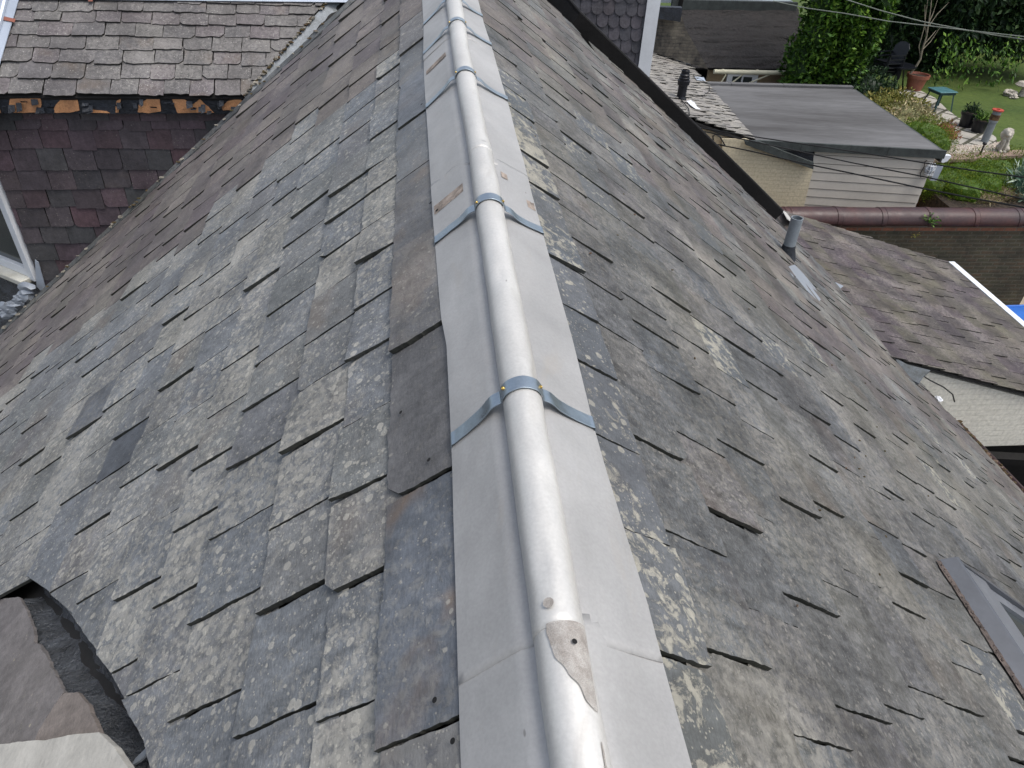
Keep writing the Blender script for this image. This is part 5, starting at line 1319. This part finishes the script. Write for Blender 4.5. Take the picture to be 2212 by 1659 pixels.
# ---- garden furniture
def table(p, rz):
    t = empty('garden_table', p, 'small square blue green plastic table on the pale patio', 'table')
    a = Vector((math.cos(rz), math.sin(rz), 0)); b = Vector((-math.sin(rz), math.cos(rz), 0)); H_ = .54; w_ = .27
    q = MB(); q.box(p-a*w_-b*w_+Z*(H_-.03), a*2*w_, b*2*w_, Z*.03); o = q.build('tabletop', M['grn_tp'], t); bv = o.modifiers.new('b', 'BEVEL'); bv.width = .03; bv.segments = 3
    q = MB(); 
    for s1 in (-1, 1):
        q.box(p-a*(w_-.03)+b*(s1*(w_-.04)-.01)+Z*(H_-.09), a*2*(w_-.03), b*.02, Z*.06); q.box(p-b*(w_-.05)+a*(s1*(w_-.04)-.01)+Z*(H_-.09), b*2*(w_-.05), a*.02, Z*.06)
    q.build('apron', M['grn_dk'], t)
    for sx in (-1, 1):
        for sy in (-1, 1):
            f_ = p+a*sx*(w_+.02)+b*sy*(w_+.02); g_ = p+a*sx*(w_-.06)+b*sy*(w_-.06)+Z*(H_-.03)
            q = MB(); e_ = a*sx*-.045; h_ = b*sy*-.045
            q.prism([f_, f_+e_, f_+e_*.5+h_*.5, f_+h_], (g_-f_)); q.build('leg', M['grn_dk'], t)
table(gp_(2020, 238), .25)
def chair(p, rz, label, grp):
    t = empty('garden_chair', p, label, 'chair', grp)
    a = Vector((math.cos(rz), math.sin(rz), 0)); b = Vector((-math.sin(rz), math.cos(rz), 0))
    W = lambda x, y, z: p+a*x+b*y+Z*z
    q = MB(); q.prism([W(-.24, -.24, .42), W(.24, -.24, .43), W(.22, .22, .40), W(-.22, .22, .40)], Z*.025); q.build('seat', M['blackp'], t)
    q = MB(); pts = [W(-.24, .22, .42), W(.24, .22, .42), W(.27, .33, .80), W(.16, .37, .92), W(0, .38, .95), W(-.16, .37, .92), W(-.27, .33, .80)]; q.prism(pts, b*.025); q.build('backrest', M['blackp'], t)
    for s1 in (-1, 1):
        q = MB(); q.box(W(s1*.27-.025, -.26, .63), a*.05, b*.55, Z*.025); q.build('armrest', M['blackp'], t)
        for sy in (-.26, .28):
            q = MB(); f_ = W(s1*.29, sy*1.05, 0); g_ = W(s1*.26, sy, .63); q.tube([f_, g_], [.02, .03], 6); q.build('leg', M['blackp'], t)
cb_ = gp_(1895, 192)
for i in range(4):
    chair(cb_+Z*(.11*i)+Vector((.02*i, 0, 0)), -1.2, ['lowest black plastic garden chair of the stack', 'second black plastic chair up in the stack by the hedge', 'third black plastic chair up in the stack by the hedge', 'topmost black plastic chair of the stack by the hedge'][i], 'black garden chairs stacked by the hedge')
rp = gp_(1927, 192); t = empty('round_table', rp, 'round black plastic table between chairs and terracotta pot', 'table')
q = MB(); q.lathe(rp, [(.0001, .66), (.42, .66), (.45, .67), (.45, .64), (.40, .62), (.0001, .62)], 28); q.build('tabletop', M['blackp'], t)
for an in (0, 2.1, 4.2):
    q = MB(); q.tube([rp+Vector((math.cos(an)*.30, math.sin(an)*.30, 0)), rp+Vector((math.cos(an)*.12, math.sin(an)*.12, .63))], .022, 6); q.build('leg', M['blackp'], t)
# terracotta pot and bare sapling
pp = gp_(1972, 196)
def pot(name, p, r, h, mat, label, seg=28, rim=.06, taper=.68, soil=.88):
    t = empty(name, p, label, 'plant pot')
    q = MB(); q.lathe(p, [(.0001, 0), (r*taper, 0), (r*.95, h-rim), (r*1.08, h-rim), (r*1.10, h), (r*.98, h), (r*.94, h*soil)], seg); q.build('pot', mat, t, True)
    q = MB(); q.lathe(p, [(.0001, h*soil), (r*.945, h*soil)], seg); q.build('soil', M['soil'], t); return t
pot('terracotta_pot', pp, .29, .46, M['terr'], 'large terracotta pot with a bare sapling at the edge of the lawn', rim=.09)
t = empty('sapling', pp+Z*.35, 'bare pale stemmed sapling growing in the terracotta pot', 'tree')
sp_ = [(1964, 160), (1978, 145), (1988, 128), (1992, 108), (2001, 80), (2006, 50), (2010, 20), (2014, -20)]
q = MB(); q.tube([ony(x, y, pp.y) for x, y in sp_], [.035, .034, .030, .026, .022, .018, .014, .008], 7); q.build('trunk', M['bark'], t)
for br in ([(1988, 128), (1985, 100), (1996, 60), (2004, 0)], [(1992, 108), (2010, 90), (2030, 60)], [(2001, 80), (1998, 40), (1998, 10)], [(2004, 60), (2025, 30), (2050, 5)], [(2006, 50), (2015, 30), (2025, 0)], [(1997, 95), (2012, 78), (2022, 66)]):
    q = MB(); q.tube([ony(x, y, pp.y+.1*i) for i, (x, y) in enumerate(br)], [.012]*(len(br)-1)+[.005], 5); q.build('branch', M['bark'], t)
# two black pots
p1 = gp_(2085, 276); pot('black_pot', p1, .21, .38, M['blackp'], 'larger black plastic pot with a wispy blue green plant', taper=.8)
p2 = gp_(2109, 288); pot('black_pot', p2, .18, .33, M['blackp'], 'smaller black plastic pot with trailing leaves near the grey pipe', taper=.78)
g = np.random.default_rng(3)
for p, h, mt, sz, lab in ((p1, .42, M['lf_dark'], .10, 'wispy blue green plant in the larger black pot'), (p2, .36, M['lf_hedge'], .09, 'trailing leafy plant in the smaller black pot')):
    n = 220; u = g.normal(0, 1, (n, 3)); u /= np.linalg.norm(u, axis=1)[:, None]; u[:, 2] = abs(u[:, 2])
    off_ = np.array([p.x-(.1 if h > .5 else 0), p.y, p.z+h-.02]); cc = off_+u*g.uniform(.05, .24, n)[:, None]
    t = empty('potted_plant', Vector(off_), lab, 'plant'); leaves('foliage', cc, u, sz, mt, t, 4, .25, .5)
# grey pipe ornament with red cap
gp0 = gp_(2125, 309); htop = ony(2149, 236, gp0.y).z-gp0.z
t = empty('chimney_pipe', gp0, 'tall grey pipe with rusty band and red cap standing in the pebbles', 'pipe')
q = MB(); q.lathe(gp0, [(.085, 0), (.085, htop*.62), (.10, htop*.64), (.10, htop*.78)], 24); q.build('pipe', M['grey_p'], t, True)
q = MB(); q.lathe(gp0, [(.101, htop*.70), (.103, htop*.70), (.103, htop*.86), (.09, htop*.86)], 24); q.build('rusty_band', M['rust'], t, True)
q = MB(); q.lathe(gp0, [(.093, htop*.86), (.093, htop*.97)], 24); q.build('neck', M['grey_p'], t, True)
q = MB(); q.lathe(gp0, [(.10, htop*.96), (.125, htop*.965), (.125, htop), (.045, htop+.005), (.045, htop*.98), (.0001, htop*.98)], 24); q.build('cap', M['redcap'], t, True)
# lion statue
lp_ = gp_(2158, 332)
t = empty('lion_statue', lp_, 'weathered stone lion sitting upright on the end of the retaining wall', 'statue')
q = MB(); q.lathe(lp_, [(.0001, 0), (.18, 0), (.19, .03), (.16, .05), (.15, .07), (.0001, .07)], 20); q.build('plinth', M['stone'], t)
q = MB()
LS = .68
B = lambda x, y, z, a_, b_, c_: q.ball(lp_+Vector((x, y, z))*LS, a_*LS, b_*LS, c_*LS, 3)
B(.06, .05, .28, .16, .17, .20); B(.02, .0, .42, .13, .14, .22); B(-.02, -.02, .60, .17, .16, .18); B(-.03, -.05, .72, .17, .16, .17); B(-.06, -.12, .73, .10, .10, .12)
B(-.08, -.20, .69, .065, .07, .055); B(.13, -.04, .20, .09, .15, .11); B(-.06, .06, .20, .08, .14, .11)
for sx in (-.10, .03):
    for k in range(8): B(sx, -.12-.01*k/8, .12+.40*k/8, .048, .052, .06)
    B(sx, -.19, .13, .055, .08, .035)
B(-.13, -.10, .82, .035, .03, .04); B(.05, -.10, .84, .035, .03, .04)
rg = random.Random(4)
for i in range(34):
    an = rg.uniform(0, 6.28); el = rg.uniform(-.6, 1.2); q.ball(lp_+Vector((-.02+math.cos(an)*.17*math.cos(el), -.02+abs(math.sin(an))*.16*math.cos(el), .66+.17*math.sin(el)))*LS, .032, .032, .045, 1, .3, i)
o = q.build('body', M['stone'], t); md = o.modifiers.new('r', 'REMESH'); md.mode = 'VOXEL'; md.voxel_size = .012; md.use_smooth_shade = True
# mushroom bird bath, rocks
mp = gp_(2205, 207); t = empty('stone_mushroom', mp, 'pale stone mushroom ornament on the lawn at the right edge', 'ornament')
q = MB(); q.lathe(mp, [(.09, 0), (.06, .2), (.07, .28)], 16); q.build('stalk', M['stone'], t, True)
q = MB(); q.lathe(mp, [(.0001, .27), (.25, .27), (.27, .30), (.20, .38), (.0001, .42)], 24); q.build('cap', M['stone'], t, True)
for i, (x, y, r, lab) in enumerate(((2178, 207, .13, 'rough grey rock beside the stone mushroom'), (2188, 213, .09, 'smaller grey rock in front of the stone mushroom'))):
    p = gp_(x, y); q = MB(); q.ball(p+Z*r*.5, r*1.2, r, r*.8, 3, .7, i+3); o = q.build('rock', M['stone']); tag(o, lab, 'rock')
p = onz(2073, 367, bedz); q = MB(); q.prism([p+Vector((math.cos(a)*.30, 0, math.sin(a)*.24)) for a in [k*math.pi/9 for k in range(10)]], Vector((0, .14, 0))); o = q.build('dome_stone', M['rock']); tag(o, 'pale half round stone leaning against the brick retaining wall', 'stone')
# solar light stake and bucket
p = onz(2096, 382, bedz); t = empty('garden_light', p, 'thin black garden light stake in the heather', 'garden light')
q = MB(); q.tube([p, p+Z*.75], .018, 6); q.build('stake', M['black'], t); q = MB(); q.ball(p+Z*.78, .05, .05, .04, 2); q.build('head', M['blackp'], t)
p = onz(2006, 448, -6.6); t = empty('green_tub', p, 'round dark green tub behind the coping tiles', 'tub')
q = MB(); q.lathe(p-Z*.15, [(.20, -.35), (.24, .15), (.26, .17), (.245, .17), (.22, .05), (.0001, .05)], 24); q.build('tub', M['greenpot'], t, True)
q = MB(); q.prism([onz(x, y, zy+.3) for x, y in ((1985, 395), (2005, 390), (2078, 445), (2090, 460), (1960, 460))], Z*-.25); o = q.build('concrete_path', plain('worn_concrete', (.33, .28, .20), .9, 0, .15, 2, .3)); o['kind'] = 'structure'
# ================================================================== CABLES
def cable(px, Y0, Y1, sag, r, mat, label, grp=None, n=24):
    pts = [ony(x, y, Y0+(Y1-Y0)*i/(len(px)-1)) for i, (x, y) in enumerate(px)]
    out = []
    for i in range(len(pts)-1):
        for k in range(6): out.append(pts[i].lerp(pts[i+1], k/6))
    out.append(pts[-1]); q = MB(); q.tube(out, r, 6); o = q.build('overhead_cable', mat); return tag(o, label, 'cable', grp)
gy = gfl.y-.3
cable([(1505, 275), (1620, 294), (1843, 327), (1998, 352), (2100, 368), (2212, 383), (2330, 400)], gy, 8.6, 0, .010, M['cable'], 'uppermost of three black cables crossing in front of the garage')
cable([(1505, 281), (1620, 304), (1843, 352), (1998, 382), (2100, 405), (2212, 430), (2330, 457)], gy, 8.4, 0, .010, M['cable'], 'middle of three black cables crossing in front of the garage')
cable([(1549, 312), (1620, 326), (1750, 356), (1843, 375), (1998, 408), (2100, 428), (2212, 448), (2330, 468)], gy, 8.2, 0, .011, M['cable'], 'lowest twisted black cable running from the hook on the tan wall')
cable([(1825, -2), (1900, 22), (1990, 46), (2072, 62), (2150, 76), (2212, 85), (2330, 100)], 18.5, 15, 0, .011, M['cablel'], 'thin pale cable crossing the hedge from the top edge down to the right')
cable([(1670, 2), (1745, 18), (1825, 29), (1920, 46), (2017, 57), (2120, 69), (2212, 79), (2330, 92)], 19.5, 15, 0, .011, M['cablel'], 'thin pale cable running from the flat roof across the hedge')
hk = [(1549, 320), (1541, 306), (1540, 294), (1546, 290), (1556, 296), (1566, 314), (1556, 312)]
q = MB(); q.tube([ony(x, y, gfl.y-.15) for x, y in hk], .014, 6); o = q.build('wall_hook', M['cable'], cot)
